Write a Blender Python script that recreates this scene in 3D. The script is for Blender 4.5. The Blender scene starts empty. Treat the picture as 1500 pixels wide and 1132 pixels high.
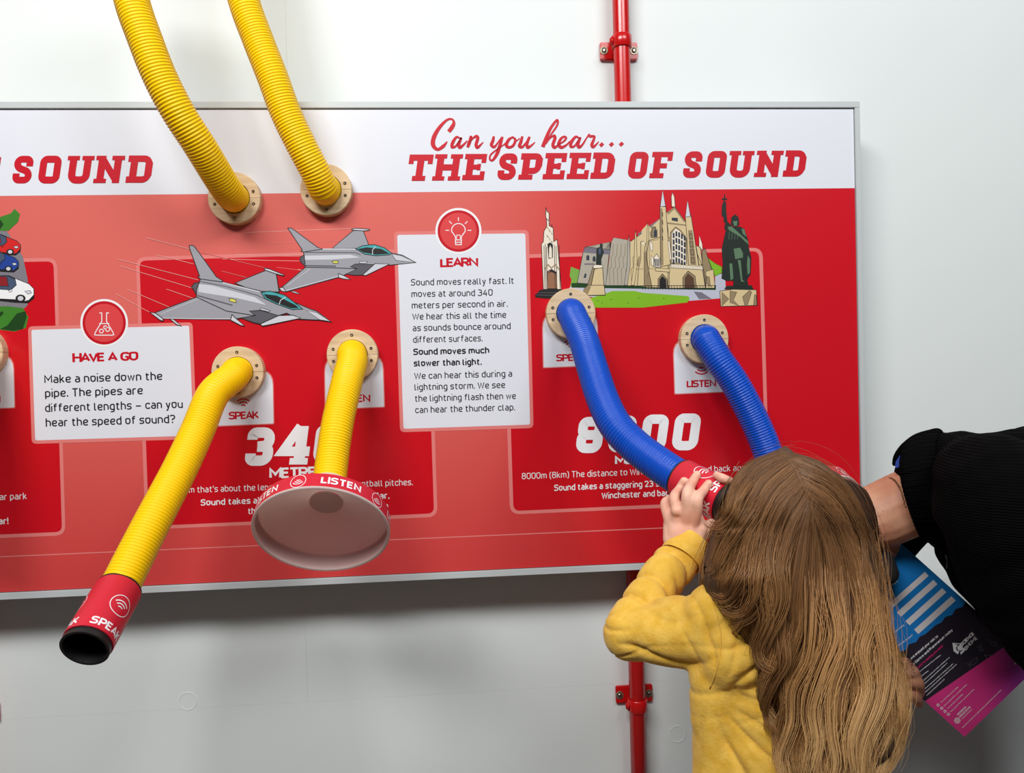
import bpy, bmesh, math, random
import numpy as np
from mathutils import Vector, Matrix, noise
from mathutils.geometry import tessellate_polygon
PI = math.pi
random.seed(5); rng = np.random.default_rng(5)
C = bpy.context.scene.collection
scene = bpy.context.scene

# ------------------------------------------------------------------ camera
YAW, PITCH, ROLL, F = 0.07276, 0.01919, -0.02696, 1083.0
IW, IH = 1500.0, 1132.0
CAM = Vector((0.0, -1.51, 1.30))
BOARD = 0.10            # distance of the printed face in front of the wall
cy, sy, cp, sp, cr, sr = math.cos(YAW), math.sin(YAW), math.cos(PITCH), math.sin(PITCH), math.cos(ROLL), math.sin(ROLL)
fw = Vector((sy*cp, cy*cp, -sp)); rt0 = Vector((cy, -sy, 0)); up0 = rt0.cross(fw)
rt = cr*rt0 + sr*up0; up = -sr*rt0 + cr*up0
cam = bpy.data.objects.new('camera', bpy.data.cameras.new('camera')); C.objects.link(cam)
m = Matrix((rt, up, -fw)).transposed().to_4x4(); m.translation = CAM
cam.matrix_world = m
cam.data.sensor_width = 36; cam.data.lens = 36*F/IW; cam.data.clip_start = 0.02
scene.camera = cam

# ------------------------------------------------------------------ light
world = bpy.data.worlds.new('world'); scene.world = world; world.use_nodes = True
world.node_tree.nodes['Background'].inputs[0].default_value = (0.86, 0.93, 1.0, 1)
world.node_tree.nodes['Background'].inputs[1].default_value = 0.06
def area(name, loc, target, size, energy, col):
    l = bpy.data.lights.new(name, 'AREA'); l.shape = 'RECTANGLE'; l.size, l.size_y = size; l.energy = energy; l.color = col
    o = bpy.data.objects.new(name, l); C.objects.link(o); o.location = loc
    o.rotation_euler = (Vector(target)-Vector(loc)).to_track_quat('-Z', 'Y').to_euler(); return o
area('skylight', (-1.0, -2.5, 3.45), (0.0, 0.0, 1.2), (1.7, 0.6), 96, (1.0, 0.99, 0.975))
area('room_lamp', (1.3, -2.6, 3.5), (0.5, 0, 1.1), (1.6, 0.7), 58, (0.95, 0.985, 1.0))
vs = scene.view_settings
vs.view_transform = 'Standard'; vs.look = 'None'; vs.gamma = 1; vs.use_curve_mapping = False
vs.exposure = -0.04

# ------------------------------------------------------------------ helpers
def P(px, py, d):
    """point seen at (px,py) lying on the plane d metres in front of the wall"""
    r = fw + rt*((px-IW/2)/F) + up*((IH/2-py)/F)
    return CAM + r*((-d-CAM.y)/r.y)
def s2l(c):
    return tuple(((x/255)/12.92 if x/255 <= .04045 else ((x/255+.055)/1.055)**2.4) for x in c)
def lin(c):  return (*s2l(c), 1)
def mat(name, col, rough=.5, spec=.5, bump=None, var=None, metal=0, sheen=0, sss=0, emit=None, coat=0):
    M = bpy.data.materials.new(name); M.use_nodes = True; n = M.node_tree.nodes; L = M.node_tree.links
    b = n['Principled BSDF']; b.inputs['Base Color'].default_value = lin(col)
    b.inputs['Roughness'].default_value = rough; b.inputs['Specular IOR Level'].default_value = spec; b.inputs['Metallic'].default_value = metal
    b.inputs['Sheen Weight'].default_value = sheen; b.inputs['Coat Weight'].default_value = coat
    if sss: b.inputs['Subsurface Weight'].default_value = sss; b.inputs['Subsurface Scale'].default_value = .01; b.inputs['Subsurface Radius'].default_value = (1, .3, .15)
    tc = n.new('ShaderNodeTexCoord')
    if bump:
        t = n.new('ShaderNodeTexNoise'); t.inputs['Scale'].default_value = bump[0]; t.inputs['Detail'].default_value = 5
        mp = n.new('ShaderNodeMapping'); mp.inputs['Scale'].default_value = bump[2] if len(bump) > 2 else (1, 1, 1)
        L.new(tc.outputs['Object'], mp.inputs[0]); L.new(mp.outputs[0], t.inputs[0])
        u = n.new('ShaderNodeBump'); u.inputs['Strength'].default_value = bump[1]; u.inputs['Distance'].default_value = .002
        L.new(t.outputs[0], u.inputs['Height']); L.new(u.outputs[0], b.inputs['Normal'])
    if var:   # (scale, other colour, stretch)
        t = n.new('ShaderNodeTexNoise'); t.inputs['Scale'].default_value = var[0]; t.inputs['Detail'].default_value = 6
        mp = n.new('ShaderNodeMapping'); mp.inputs['Scale'].default_value = var[2] if len(var) > 2 else (1, 1, 1)
        L.new(tc.outputs['Object'], mp.inputs[0]); L.new(mp.outputs[0], t.inputs[0])
        r = n.new('ShaderNodeValToRGB'); r.color_ramp.elements[0].position = .35; r.color_ramp.elements[1].position = .68
        r.color_ramp.elements[0].color = lin(col); r.color_ramp.elements[1].color = lin(var[1])
        L.new(t.outputs[0], r.inputs[0]); L.new(r.outputs[0], b.inputs['Base Color'])
    return M
def empty(name, loc, label, cat, group=None, kind=None):
    o = bpy.data.objects.new(name, None); o.empty_display_size = .05; C.objects.link(o); o.location = loc
    o['label'] = label; o['category'] = cat
    if group: o['group'] = group
    bpy.context.view_layer.update(); return o
def link(name, me, parent=None, label=None, kind=None):
    o = bpy.data.objects.new(name, me); C.objects.link(o)
    if parent is not None:
        o.parent = parent
        if parent.parent is None: o.matrix_parent_inverse = Matrix.Translation(-parent.location)   # meshes are in world coordinates
    if label: o['label'] = label
    if kind: o['kind'] = kind
    return o
def mesh(name, verts, faces, mats, parent=None, smooth=False, label=None, midx=None, kind=None):
    me = bpy.data.meshes.new(name); me.from_pydata([tuple(v) for v in verts], [], faces)
    for k in (mats if isinstance(mats, (list, tuple)) else [mats]): me.materials.append(k)
    if smooth: me.polygons.foreach_set('use_smooth', [True]*len(me.polygons))
    if midx: me.polygons.foreach_set('material_index', midx)
    me.update(); return link(name, me, parent, label, kind)
def bmobj(name, bm, mats, parent=None, smooth=False, label=None, kind=None):
    me = bpy.data.meshes.new(name); bmesh.ops.recalc_face_normals(bm, faces=bm.faces); bm.to_mesh(me); bm.free()
    for k in (mats if isinstance(mats, (list, tuple)) else [mats]): me.materials.append(k)
    if smooth: me.polygons.foreach_set('use_smooth', [True]*len(me.polygons))
    return link(name, me, parent, label, kind)
def box(name, a, b, M, parent=None, bev=.0, **k):
    bm = bmesh.new(); bmesh.ops.create_cube(bm, size=1)
    a, b = Vector(a), Vector(b)
    for v in bm.verts: v.co = Vector([(a[i]+b[i])/2 + v.co[i]*(b[i]-a[i]) for i in range(3)])
    if bev: bmesh.ops.bevel(bm, geom=bm.edges[:], offset=bev, segments=2, affect='EDGES')
    return bmobj(name, bm, M, parent, **k)
def catmull(pts, n=12, closed=False):
    pts = [np.array(p, float) for p in pts]; out = []
    q = ([pts[-1]]+pts+pts[:2]) if closed else ([2*pts[0]-pts[1]]+pts+[2*pts[-1]-pts[-2]])
    for i in range(1, len(q)-2):
        a, b, c, d = q[i-1:i+3]
        for k in range(n):
            t = k/n; out.append(.5*((2*b)+(c-a)*t+(2*a-5*b+4*c-d)*t*t+(3*b-a-3*c+d)*t**3))
    if not closed: out.append(q[-2])
    return out
def resample(pts, step):
    pts = np.array(pts); s = np.concatenate([[0], np.cumsum(np.linalg.norm(np.diff(pts, axis=0), axis=1))])
    n = max(2, int(s[-1]/step)+1); t = np.linspace(0, s[-1], n)
    return np.stack([np.interp(t, s, pts[:, i]) for i in range(pts.shape[1])], 1), t
def frames(pts):
    T = np.gradient(pts, axis=0); T /= np.linalg.norm(T, axis=1)[:, None]
    u = np.cross(T[0], [0, 0, 1.]); 
    if np.linalg.norm(u) < .1: u = np.cross(T[0], [1., 0, 0])
    u /= np.linalg.norm(u); U = []
    for t in T:
        u = u-t*(u@t); u /= np.linalg.norm(u); U.append(u)
    U = np.array(U); return T, U, np.cross(T, U)
def tube(name, pts, rad, M, parent=None, seg=16, cap=True, smooth=True, **k):
    pts = np.array(pts, float); T, U, V = frames(pts); n = len(pts)
    rad = np.broadcast_to(rad, (n,)); a = np.linspace(0, 2*PI, seg, endpoint=False)
    v = pts[:, None]+rad[:, None, None]*(np.cos(a)[None, :, None]*U[:, None]+np.sin(a)[None, :, None]*V[:, None])
    f = [(i*seg+j, i*seg+(j+1) % seg, (i+1)*seg+(j+1) % seg, (i+1)*seg+j) for i in range(n-1) for j in range(seg)]
    if cap: f += [tuple(range(seg))[::-1], tuple((n-1)*seg+j for j in range(seg))]
    return mesh(name, v.reshape(-1, 3), f, M, parent, smooth, **k)
def lathe(name, base, axis, prof, M, parent=None, seg=64, closed=True, smooth=True, x_hint=None, **k):
    """prof: list of (axial, radius) going round the wall section"""
    base, axis = Vector(base), Vector(axis).normalized()
    x = axis.cross(x_hint or Vector((0, .2, 1))).normalized(); y = axis.cross(x); n = len(prof)
    v = [base+axis*h+(x*math.cos(2*PI*j/seg)+y*math.sin(2*PI*j/seg))*r for h, r in prof for j in range(seg)]
    f = [(i*seg+j, i*seg+(j+1) % seg, ((i+1) % n)*seg+(j+1) % seg, ((i+1) % n)*seg+j) for i in range(n if closed else n-1) for j in range(seg)]
    o = mesh(name, v, f, M, parent, smooth, **k)
    bm = bmesh.new(); bm.from_mesh(o.data); bmesh.ops.recalc_face_normals(bm, faces=bm.faces); bm.to_mesh(o.data); bm.free()
    if smooth and closed:
        try: o.data.set_sharp_from_angle(angle=math.radians(50))
        except Exception: pass
    return o

# ---- monoline font (cap height 1), every glyph: advance width, strokes; '*' first = sharp corners
GL = {
 'A': (.62, '*', [(0, 0), (.31, 1), (.62, 0)], [(.1, .3), (.52, .3)]), 'B': (.56, '', [(0, .5), (0, 1), (.5, 1), (.5, .52), (0, .52)], [(0, .52), (.56, .52), (.56, 0), (0, 0), (0, .5)]),
 'C': (.52, '', [(.52, .8), (.52, 1), (0, 1), (0, 0), (.52, 0), (.52, .2)]), 'D': (.56, '', [(0, .5), (0, 1)], [(0, 1), (.56, 1), (.56, 0), (0, 0)], [(0, 0), (0, .5)]),
 'E': (.48, '*', [(.48, 1), (0, 1), (0, 0), (.48, 0)], [(0, .52), (.43, .52)]), 'F': (.48, '*', [(.48, 1), (0, 1), (0, 0)], [(0, .5), (.43, .5)]),
 'G': (.56, '', [(.54, .8), (.54, 1), (0, 1), (0, 0), (.54, 0), (.54, .45), (.3, .45)]), 'H': (.58, '*', [(0, 0), (0, 1)], [(.58, 0), (.58, 1)], [(0, .52), (.58, .52)]),
 'I': (.0, '*', [(0, 0), (0, 1)]), 'K': (.58, '*', [(0, 0), (0, 1)], [(.52, 1), (.05, .4)], [(.2, .55), (.58, 0)]), 'L': (.46, '*', [(0, 1), (0, 0), (.46, 0)]),
 'M': (.74, '*', [(0, 0), (0, 1), (.37, .35), (.74, 1), (.74, 0)]), 'N': (.6, '*', [(0, 0), (0, 1), (.6, 0), (.6, 1)]), 'O': (.58, '', [(.29, 1), (.58, 1), (.58, 0), (0, 0), (0, 1), (.29, 1)]),
 'P': (.54, '', [(0, 0), (0, 1)], [(0, 1), (.54, 1), (.54, .42), (0, .42)]), 'R': (.56, '', [(0, 0), (0, 1)], [(0, 1), (.54, 1), (.54, .46), (0, .46)], [(.28, .46), (.56, 0)]),
 'S': (.54, '', [(.52, .84), (.52, 1), (0, 1), (0, .53), (.54, .53), (.54, 0), (0, 0), (0, .16)]), 'T': (.6, '*', [(0, 1), (.6, 1)], [(.3, 1), (.3, 0)]),
 'W': (.92, '*', [(0, 1), (.23, 0), (.46, .9), (.69, 0), (.92, 1)]), 'U': (.56, '', [(0, 1), (0, 0), (.56, 0), (.56, 1)]), 'V': (.6, '*', [(0, 1), (.3, 0), (.6, 1)]),
 'a': (.44, '', [(.04, .72), (.44, .72), (.44, 0)], [(.44, .4), (0, .4), (0, 0), (.44, 0)]), 'b': (.46, '', [(0, 1), (0, .1)], [(0, .4), (0, .72), (.46, .72), (.46, 0), (0, 0), (0, .4)]),
 'c': (.42, '', [(.42, .55), (.42, .72), (0, .72), (0, 0), (.42, 0), (.42, .17)]), 'd': (.46, '', [(.46, 1), (.46, 0)], [(.46, .4), (.46, .72), (0, .72), (0, 0), (.46, 0)]),
 'e': (.46, '', [(0, .35), (.46, .35), (.46, .72), (0, .72), (0, 0), (.42, 0), (.44, .12)]), 'f': (.34, '', [(.36, 1), (.11, 1), (.11, 0)], [(-.02, .72), (.34, .72)]),
 'g': (.46, '', [(.46, .35), (.46, 0), (0, 0), (0, .72), (.46, .72)], [(.46, .72), (.46, -.27), (.03, -.27)]), 'h': (.46, '', [(0, 1), (0, 0)], [(0, .5), (0, .72), (.46, .72), (.46, 0)]),
 'i': (.0, '*', [(0, 0), (0, .72)], [(0, .9), (0, 1.03)]), 'j': (.1, '', [(.1, .72), (.1, -.27), (-.05, -.27)], [(.1, .9), (.1, 1.03)]),
 'k': (.42, '*', [(0, 1), (0, 0)], [(.38, .72), (.03, .28)], [(.15, .42), (.43, 0)]), 'l': (.16, '', [(0, 1), (0, 0), (.17, 0)]), 'm': (.76, '', [(0, .72), (0, 0)], [(0, .5), (0, .72), (.38, .72), (.38, 0)], [(.38, .5), (.38, .72), (.76, .72), (.76, 0)]),
 'n': (.46, '', [(0, .72), (0, 0)], [(0, .5), (0, .72), (.46, .72), (.46, 0)]), 'o': (.47, '', [(.23, .72), (.47, .72), (.47, 0), (0, 0), (0, .72), (.23, .72)]),
 'p': (.46, '', [(0, .72), (0, -.28)], [(0, .4), (0, .72), (.46, .72), (.46, 0), (0, 0), (0, .4)]), 'q': (.46, '', [(.46, .72), (.46, -.28)], [(.46, .4), (.46, .72), (0, .72), (0, 0), (.46, 0)]),
 'r': (.3, '', [(0, .72), (0, 0)], [(0, .45), (0, .72), (.32, .72)]), 's': (.42, '', [(.41, .6), (.41, .72), (0, .72), (0, .37), (.42, .37), (.42, 0), (0, 0), (0, .1)]),
 't': (.34, '', [(.11, .95), (.11, 0), (.35, 0)], [(-.02, .72), (.34, .72)]), 'u': (.46, '', [(0, .72), (0, 0), (.46, 0), (.46, .3)], [(.46, .72), (.46, 0)]),
 'v': (.42, '*', [(0, .72), (.21, 0), (.42, .72)]), 'w': (.7, '*', [(0, .72), (.17, 0), (.35, .68), (.53, 0), (.7, .72)]), 'x': (.42, '*', [(0, .72), (.42, 0)], [(.42, .72), (0, 0)]),
 'y': (.44, '*', [(0, .72), (.22, 0)], [(.44, .72), (.15, -.28), (0, -.28)]), 'z': (.42, '*', [(0, .72), (.42, .72), (0, 0), (.42, 0)]),
 '0': (.54, '', [(.27, 1), (.54, 1), (.54, 0), (0, 0), (0, 1), (.27, 1)]), '2': (.52, '', [(0, .82), (0, 1), (.5, 1), (.5, .6), (0, .02)], [(0, 0), (.54, 0)]),
 '3': (.52, '', [(.0, 1), (.5, 1), (.5, .55), (.16, .55)], [(.16, .55), (.52, .55), (.52, 0), (0, 0), (0, .16)]), '4': (.56, '*', [(.36, 1), (0, .25), (.56, .25)], [(.42, .6), (.42, 0)]),
 '8': (.54, '', [(.25, 1), (.5, 1), (.5, .54), (.04, .54), (.04, 1), (.25, 1)], [(.27, .54), (.54, .54), (.54, 0), (0, 0), (0, .54), (.27, .54)]),
 '.': (.0, '*', [(0, 0), (0, .13)]), ',': (.04, '*', [(.04, .1), (-.02, -.14)]), '!': (.0, '*', [(0, 0), (0, .13)], [(0, .32), (0, 1)]), "'": (.0, '*', [(0, 1), (0, .75)]),
 '?': (.46, '', [(0, .85), (0, 1), (.46, 1), (.46, .55), (.2, .5), (.2, .3)], [(.2, 0), (.2, .13)]), '-': (.4, '*', [(0, .38), (.4, .38)]), '_': (.6, '*', [(0, .38), (.6, .38)]),
 '(': (.16, '', [(.18, 1.1), (0, .8), (0, .1), (.18, -.2)]), ')': (.16, '', [(0, 1.1), (.18, .8), (.18, .1), (0, -.2)]),
 '@': (.8, '', [(.6, .3), (.6, .65), (.25, .65), (.25, .15), (.6, .15), (.8, .15), (.8, .9), (0, .9), (0, -.1), (.7, -.1)]), '&': (.5, '', [(.5, 0), (0, .8), (.2, 1), (.4, .8), (0, .2), (.2, 0), (.5, .4)])}
def rounded(pl, r, closed, n=4):
    pts = [np.array(p, float) for p in pl]; out = []
    if closed: pts = pts[:-1]
    N = len(pts)
    for i, p in enumerate(pts):
        if not closed and i in (0, N-1): out.append(p); continue
        a, b = pts[i-1], pts[(i+1) % N]; la, lb = np.linalg.norm(a-p), np.linalg.norm(b-p)
        if la < 1e-6 or lb < 1e-6: out.append(p); continue
        k = min(r, la*.5, lb*.5)
        if k < 1e-4 or abs(np.dot((a-p)/la, (b-p)/lb)) > .999: out.append(p); continue
        A, B = p+(a-p)/la*k, p+(b-p)/lb*k
        ua, ub = (a-p)/la, (b-p)/lb; ph = math.acos(max(-1, min(1, float(ua@ub)))); Rr = k*math.tan(ph/2); bs = (ua+ub)/np.linalg.norm(ua+ub); cn = p+bs*Rr/math.sin(ph/2)
        va, vb = A-cn, B-cn; sw_ = PI-ph
        for t in np.linspace(0, 1, n): out.append(cn+(va*math.sin((1-t)*sw_)+vb*math.sin(t*sw_))/math.sin(sw_))
    return out
def strip(pts, w, closed=False):
    """quads (lists of 4 2-D points) of a mitred stroke; w scalar or per-point"""
    P_ = np.array(pts, float); keep = [0]+[i for i in range(1, len(P_)) if np.linalg.norm(P_[i]-P_[i-1]) > 1e-6]; P_ = P_[keep]
    w = np.broadcast_to(w, (len(pts),))[keep]/2; n = len(P_)
    if closed and np.linalg.norm(P_[0]-P_[-1]) < 1e-6: P_ = P_[:-1]; w = w[:-1]; n -= 1
    L, R = [], []
    for i in range(n):
        a = P_[i-1] if (i or closed) else None; b = P_[(i+1) % n] if (i < n-1 or closed) else None
        d1 = (P_[i]-a) if a is not None else (b-P_[i]); d2 = (b-P_[i]) if b is not None else d1
        d1 = d1/max(np.linalg.norm(d1), 1e-9); d2 = d2/max(np.linalg.norm(d2), 1e-9)
        n1 = np.array([-d1[1], d1[0]]); n2 = np.array([-d2[1], d2[0]]); mt = n1+n2; q = np.linalg.norm(mt)
        mt = n1 if q < .3 else mt/q; k = w[i]/max(.5, mt@n1)
        L.append(P_[i]+mt*k); R.append(P_[i]-mt*k)
    rng_ = range(n) if closed else range(n-1)
    return [[L[i], L[(i+1) % n], R[(i+1) % n], R[i]] for i in rng_]
def glyph_quads(txt, wt, gap=.27, space=.32, r=.24):
    x = 0; out = []; k_ = 0
    for ch in txt:
        if ch == ' ': x += space; continue
        g = GL[ch]; x -= {'A': .06, 'T': .03, 'V': .05, 'W': .03}.get(ch, 0) if x > 0 else 0; rr = .0 if g[1] == '*' else (r*1.2 if ch in 'ODC0G8S' else r)
        for pl in g[2:]:
            cl = len(pl) > 3 and pl[0] == pl[-1]
            y0 = [(p[0]+x, wt/2+p[1]*(1-wt) if p[1] >= 0 else wt/2+p[1]) for p in pl]
            if not cl and rr == 0 or len(pl) == 2:
                y0 = [(a, (b+wt/2 if b > .9-wt else (b-wt/2 if abs(b-wt/2) < 1e-6 else b)) if len(pl) == 2 and pl[0][0] == pl[1][0] else b) for a, b in y0]
            out += [q_+[(k_ % 3)*.22] for q_ in strip(rounded(y0, rr, cl), wt, cl)]; k_ += 1
        x += g[0]+gap*(.8+wt)-{'A': .04, 'T': .03, 'V': .04, 'W': .03, 'L': .05, 'P': .04}.get(ch, 0)
    return out, x-gap*(.8+wt)

class Print:
    """flat print: polygons given in pixel coordinates, laid on a plane"""
    def __init__(s, d=BOARD, step=.00011, tf=None): s.v, s.f, s.m, s.mats, s.d, s.step, s.tf = [], [], [], [], d, step, tf
    def _add(s, pts, M, L):
        if M not in s.mats: s.mats.append(M)
        i = len(s.v)
        for p in pts: s.v.append(s.tf(p[0], p[1], L*s.step) if s.tf else P(p[0], p[1], s.d+L*s.step))
        return i
    def poly(s, pts, M, L=1, ol=None, ow=1.0, closed=True):
        i = s._add(pts, M, L)
        tri = tessellate_polygon([[Vector((p[0], p[1], 0)) for p in pts]])
        for t in tri:
            a, b, c = [pts[k] for k in t]
            ccw = (b[0]-a[0])*(c[1]-a[1])-(b[1]-a[1])*(c[0]-a[0])
            s.f.append(tuple(i+k for k in (t if ccw < 0 else t[::-1]))); s.m.append(s.mats.index(M))
        if ol is not None: s.line(list(pts)+[pts[0]], ow, ol, L+.5)
    def quads(s, qs, M, L=1):
        for q in qs:
            dz = q[4] if len(q) > 4 else 0; q = q[:4]
            i = s._add(q, M, L+dz); a, b, c = q[:3]
            ccw = (b[0]-a[0])*(c[1]-a[1])-(b[1]-a[1])*(c[0]-a[0])
            s.f.append((i, i+1, i+2, i+3) if ccw < 0 else (i+3, i+2, i+1, i)); s.m.append(s.mats.index(M))
    def line(s, pts, w, M, L=1):
        s.quads(strip(pts, w, len(pts) > 3 and tuple(pts[0]) == tuple(pts[-1])), M, L)
    def ring(s, c, r, w, M, L=1, n=40, a0=0, a1=2*PI):
        s.line([(c[0]+r*math.cos(a0+(a1-a0)*k/n), c[1]-r*math.sin(a0+(a1-a0)*k/n)) for k in range(n+1)], w, M, L)
    def disc(s, c, r, M, L=1, n=40): s.poly([(c[0]+r*math.cos(2*PI*k/n), c[1]-r*math.sin(2*PI*k/n)) for k in range(n)], M, L)
    def text(s, txt, p0, p1, h, M, L=3, wt=.15, upv=None, slant=0, gap=.27):
        """baseline from p0 to p1 (px), cap height h px"""
        q, W = glyph_quads(txt, wt, gap); p0, p1 = np.array(p0, float), np.array(p1, float)
        ex = (p1-p0)/W; e = (p1-p0)/np.linalg.norm(p1-p0)
        ey = np.array(upv)*h if upv else np.array([-lean(p0[0]), -1.0])*h
        s.quads([[p0+ex*c[0]+ey*c[1]+e*slant*h*c[1] for c in k[:4]]+[k[4]] for k in q], M, L)
    def waves(s, c, r, w, M, L=3, down=False, n=3):
        for k in range(n):
            a = (PI*.22, PI*.78) if not down else (PI*1.22, PI*1.78); o = -r*.55 if down else r*.55
            s.ring((c[0], c[1]+o*-1*(-1 if not down else -1)*0+ (r*.5 if not down else -r*.5)), r*(.45+.33*k), w, M, L, 12, *a)
    def build(s, name, parent, label=None, kind=None):
        return mesh(name, s.v, s.f, s.mats, parent, label=label, midx=s.m, kind=kind)
def slope(y): return -.002-(y-152)*5.9e-5
def lean(x): return .036-.000015*x
def rrect(c, r, n=6):
    """rounded quad; c = 4 corners, r radius px"""
    c = [np.array(p, float) for p in c]; out = []
    for i in range(4):
        p, a, b = c[i], c[i-1], c[(i+1) % 4]
        ri = r[i] if isinstance(r, (list, tuple)) else r
        A, B = p+(a-p)/np.linalg.norm(a-p)*ri, p+(b-p)/np.linalg.norm(b-p)*ri
        for t in np.linspace(0, 1, n): out.append((1-t)**2*A+2*t*(1-t)*p+t*t*B)
    return [tuple(p) for p in out]
def z(pts, ox, oy, s): return [(ox+a/s, oy+b/s) for a, b in pts]

# ------------------------------------------------------------------ materials
m_wall = mat('white_wall_paint', (228, 233, 231), .55, .3, bump=(9, .12), var=(1.3, (224, 229, 228)))
m_seam = mat('seam_filler', (215, 215, 214), .9)
m_floor = mat('brown_vinyl_floor', (92, 76, 66), .5, var=(8, (80, 66, 58)))
m_frame = mat('brushed_white_aluminium', (194, 199, 200), .35, .5, bump=(60, .05, (1, 1, 20)))
m_seal = mat('dark_gasket', (40, 38, 38), .6)
m_pwhite = mat('print_white', (226, 228, 236), .3, .35)
m_red = mat('print_red', (204, 14, 30), .3, .4)
m_title = mat('print_crimson', (200, 22, 40), .3, .4)
m_pinkline = mat('print_salmon_line', (228, 128, 124), .3, .4)
m_black = mat('print_black', (24, 22, 26), .4)
m_white = mat('print_plain_white', (240, 240, 242), .3, .35)
m_icon = mat('print_icon_red', (222, 70, 72), .3)
m_iconring = mat('print_icon_ring', (196, 14, 32), .3)
m_yel = mat('yellow_pvc', (255, 206, 0), .42, .3)
m_blue = mat('blue_pvc', (0, 76, 190), .34, .45)
m_ply = mat('birch_plywood', (226, 200, 164), .5, .3, var=(14, (206, 178, 140), (1, 1, 9)), bump=(60, .05))
m_plyedge = m_ply
m_screw = mat('screw_steel', (150, 145, 135), .25, .5, metal=1)
m_dark = mat('painted_shade_black', (14, 12, 12), .5)  # near-black standing in for the shade deep inside the sleeve
m_sleeve = mat('red_vinyl_sleeve', (208, 30, 52), .42, .4)
m_rim = mat('black_rubber', (18, 18, 18), .45)
m_horn = mat('translucent_white_plastic', (244, 230, 225), .4, .4)
n_ = m_horn.node_tree.nodes; l_ = m_horn.node_tree.links; tr_ = n_.new('ShaderNodeBsdfTranslucent'); tr_.inputs[0].default_value = lin((245, 232, 228)); ms_ = n_.new('ShaderNodeMixShader'); ms_.inputs[0].default_value = .5
l_.new(n_['Principled BSDF'].outputs[0], ms_.inputs[1]); l_.new(tr_.outputs[0], ms_.inputs[2]); l_.new(ms_.outputs[0], n_['Material Output'].inputs[0])
m_pipe = mat('red_gloss_paint', (196, 18, 20), .22, .5)
m_washer = mat('steel_washer', (150, 142, 120), .4, metal=.7)
m_skin = mat('child_skin', (238, 190, 166), .5, .35, bump=(90, .12), var=(25, (226, 164, 140)), sss=.08)
m_skin2 = mat('adult_skin', (214, 158, 128), .5, .35, bump=(120, .2), var=(22, (196, 130, 102)), sss=.06)
m_shirt = mat('yellow_cotton', (236, 191, 84), .85, .2, bump=(260, .35), var=(70, (224, 174, 58)), sheen=.15)
m_knit = mat('black_knit', (7, 7, 8), .95, .04)
m_jean = mat('navy_denim', (44, 52, 78), .8, bump=(300, .4))
m_shoe = mat('white_shoe', (220, 220, 220), .5)
m_bcloth = mat('blue_cloth', (40, 70, 170), .7)
m_mask = mat('black_mask_fabric', (22, 20, 22), .85)
m_gold = mat('gold_chain_metal', (170, 130, 90), .3, metal=1)
m_eye = mat('eye_white', (235, 235, 235), .2)
# hair: brown at the root, honey towards the tip (colour attribute: r = along the strand, g = strand random)
m_hair = bpy.data.materials.new('brown_to_honey_hair'); m_hair.use_nodes = True
n_ = m_hair.node_tree.nodes; l_ = m_hair.node_tree.links; b_ = n_['Principled BSDF']
at = n_.new('ShaderNodeAttribute'); at.attribute_name = 'strand'; sep = n_.new('ShaderNodeSeparateColor'); l_.new(at.outputs['Color'], sep.inputs[0])
def ramp(stops):
    r = n_.new('ShaderNodeValToRGB'); e = r.color_ramp.elements
    while len(e) < len(stops): e.new(.5)
    for k, (p, c) in enumerate(stops): e[k].position = p; e[k].color = lin(c)
    l_.new(sep.outputs[0], r.inputs[0]); return r
r1 = ramp([(0, (86, 59, 38)), (.4, (98, 66, 40)), (.7, (122, 80, 46)), (1, (162, 112, 62))])
r2 = ramp([(0, (140, 100, 66)), (.4, (164, 116, 72)), (.7, (208, 156, 98)), (1, (240, 196, 134))])
mx = n_.new('ShaderNodeMix'); mx.data_type = 'RGBA'
l_.new(sep.outputs[1], mx.inputs[0]); l_.new(r1.outputs[0], mx.inputs[6]); l_.new(r2.outputs[0], mx.inputs[7]); l_.new(mx.outputs[2], b_.inputs['Base Color'])
b_.inputs['Roughness'].default_value = .42; b_.inputs['Specular IOR Level'].default_value = .4
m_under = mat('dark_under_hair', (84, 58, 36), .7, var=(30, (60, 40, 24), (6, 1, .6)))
m_stub = mat('short_dark_hair', (40, 27, 22), .8, .1)
# knitted ribs on the sweater
def ribs(M, scale, strength, axis):
    n = M.node_tree.nodes; L = M.node_tree.links; tc = n.new('ShaderNodeTexCoord'); w = n.new('ShaderNodeTexWave')
    w.bands_direction = axis; w.inputs['Scale'].default_value = scale; w.inputs['Distortion'].default_value = .6
    b = n.new('ShaderNodeBump'); b.inputs['Strength'].default_value = strength; b.inputs['Distance'].default_value = .002
    L.new(tc.outputs['Object'], w.inputs[0]); L.new(w.outputs[0], b.inputs['Height']); L.new(b.outputs[0], n['Principled BSDF'].inputs['Normal'])
ribs(m_knit, 90, .5, 'Z')
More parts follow.
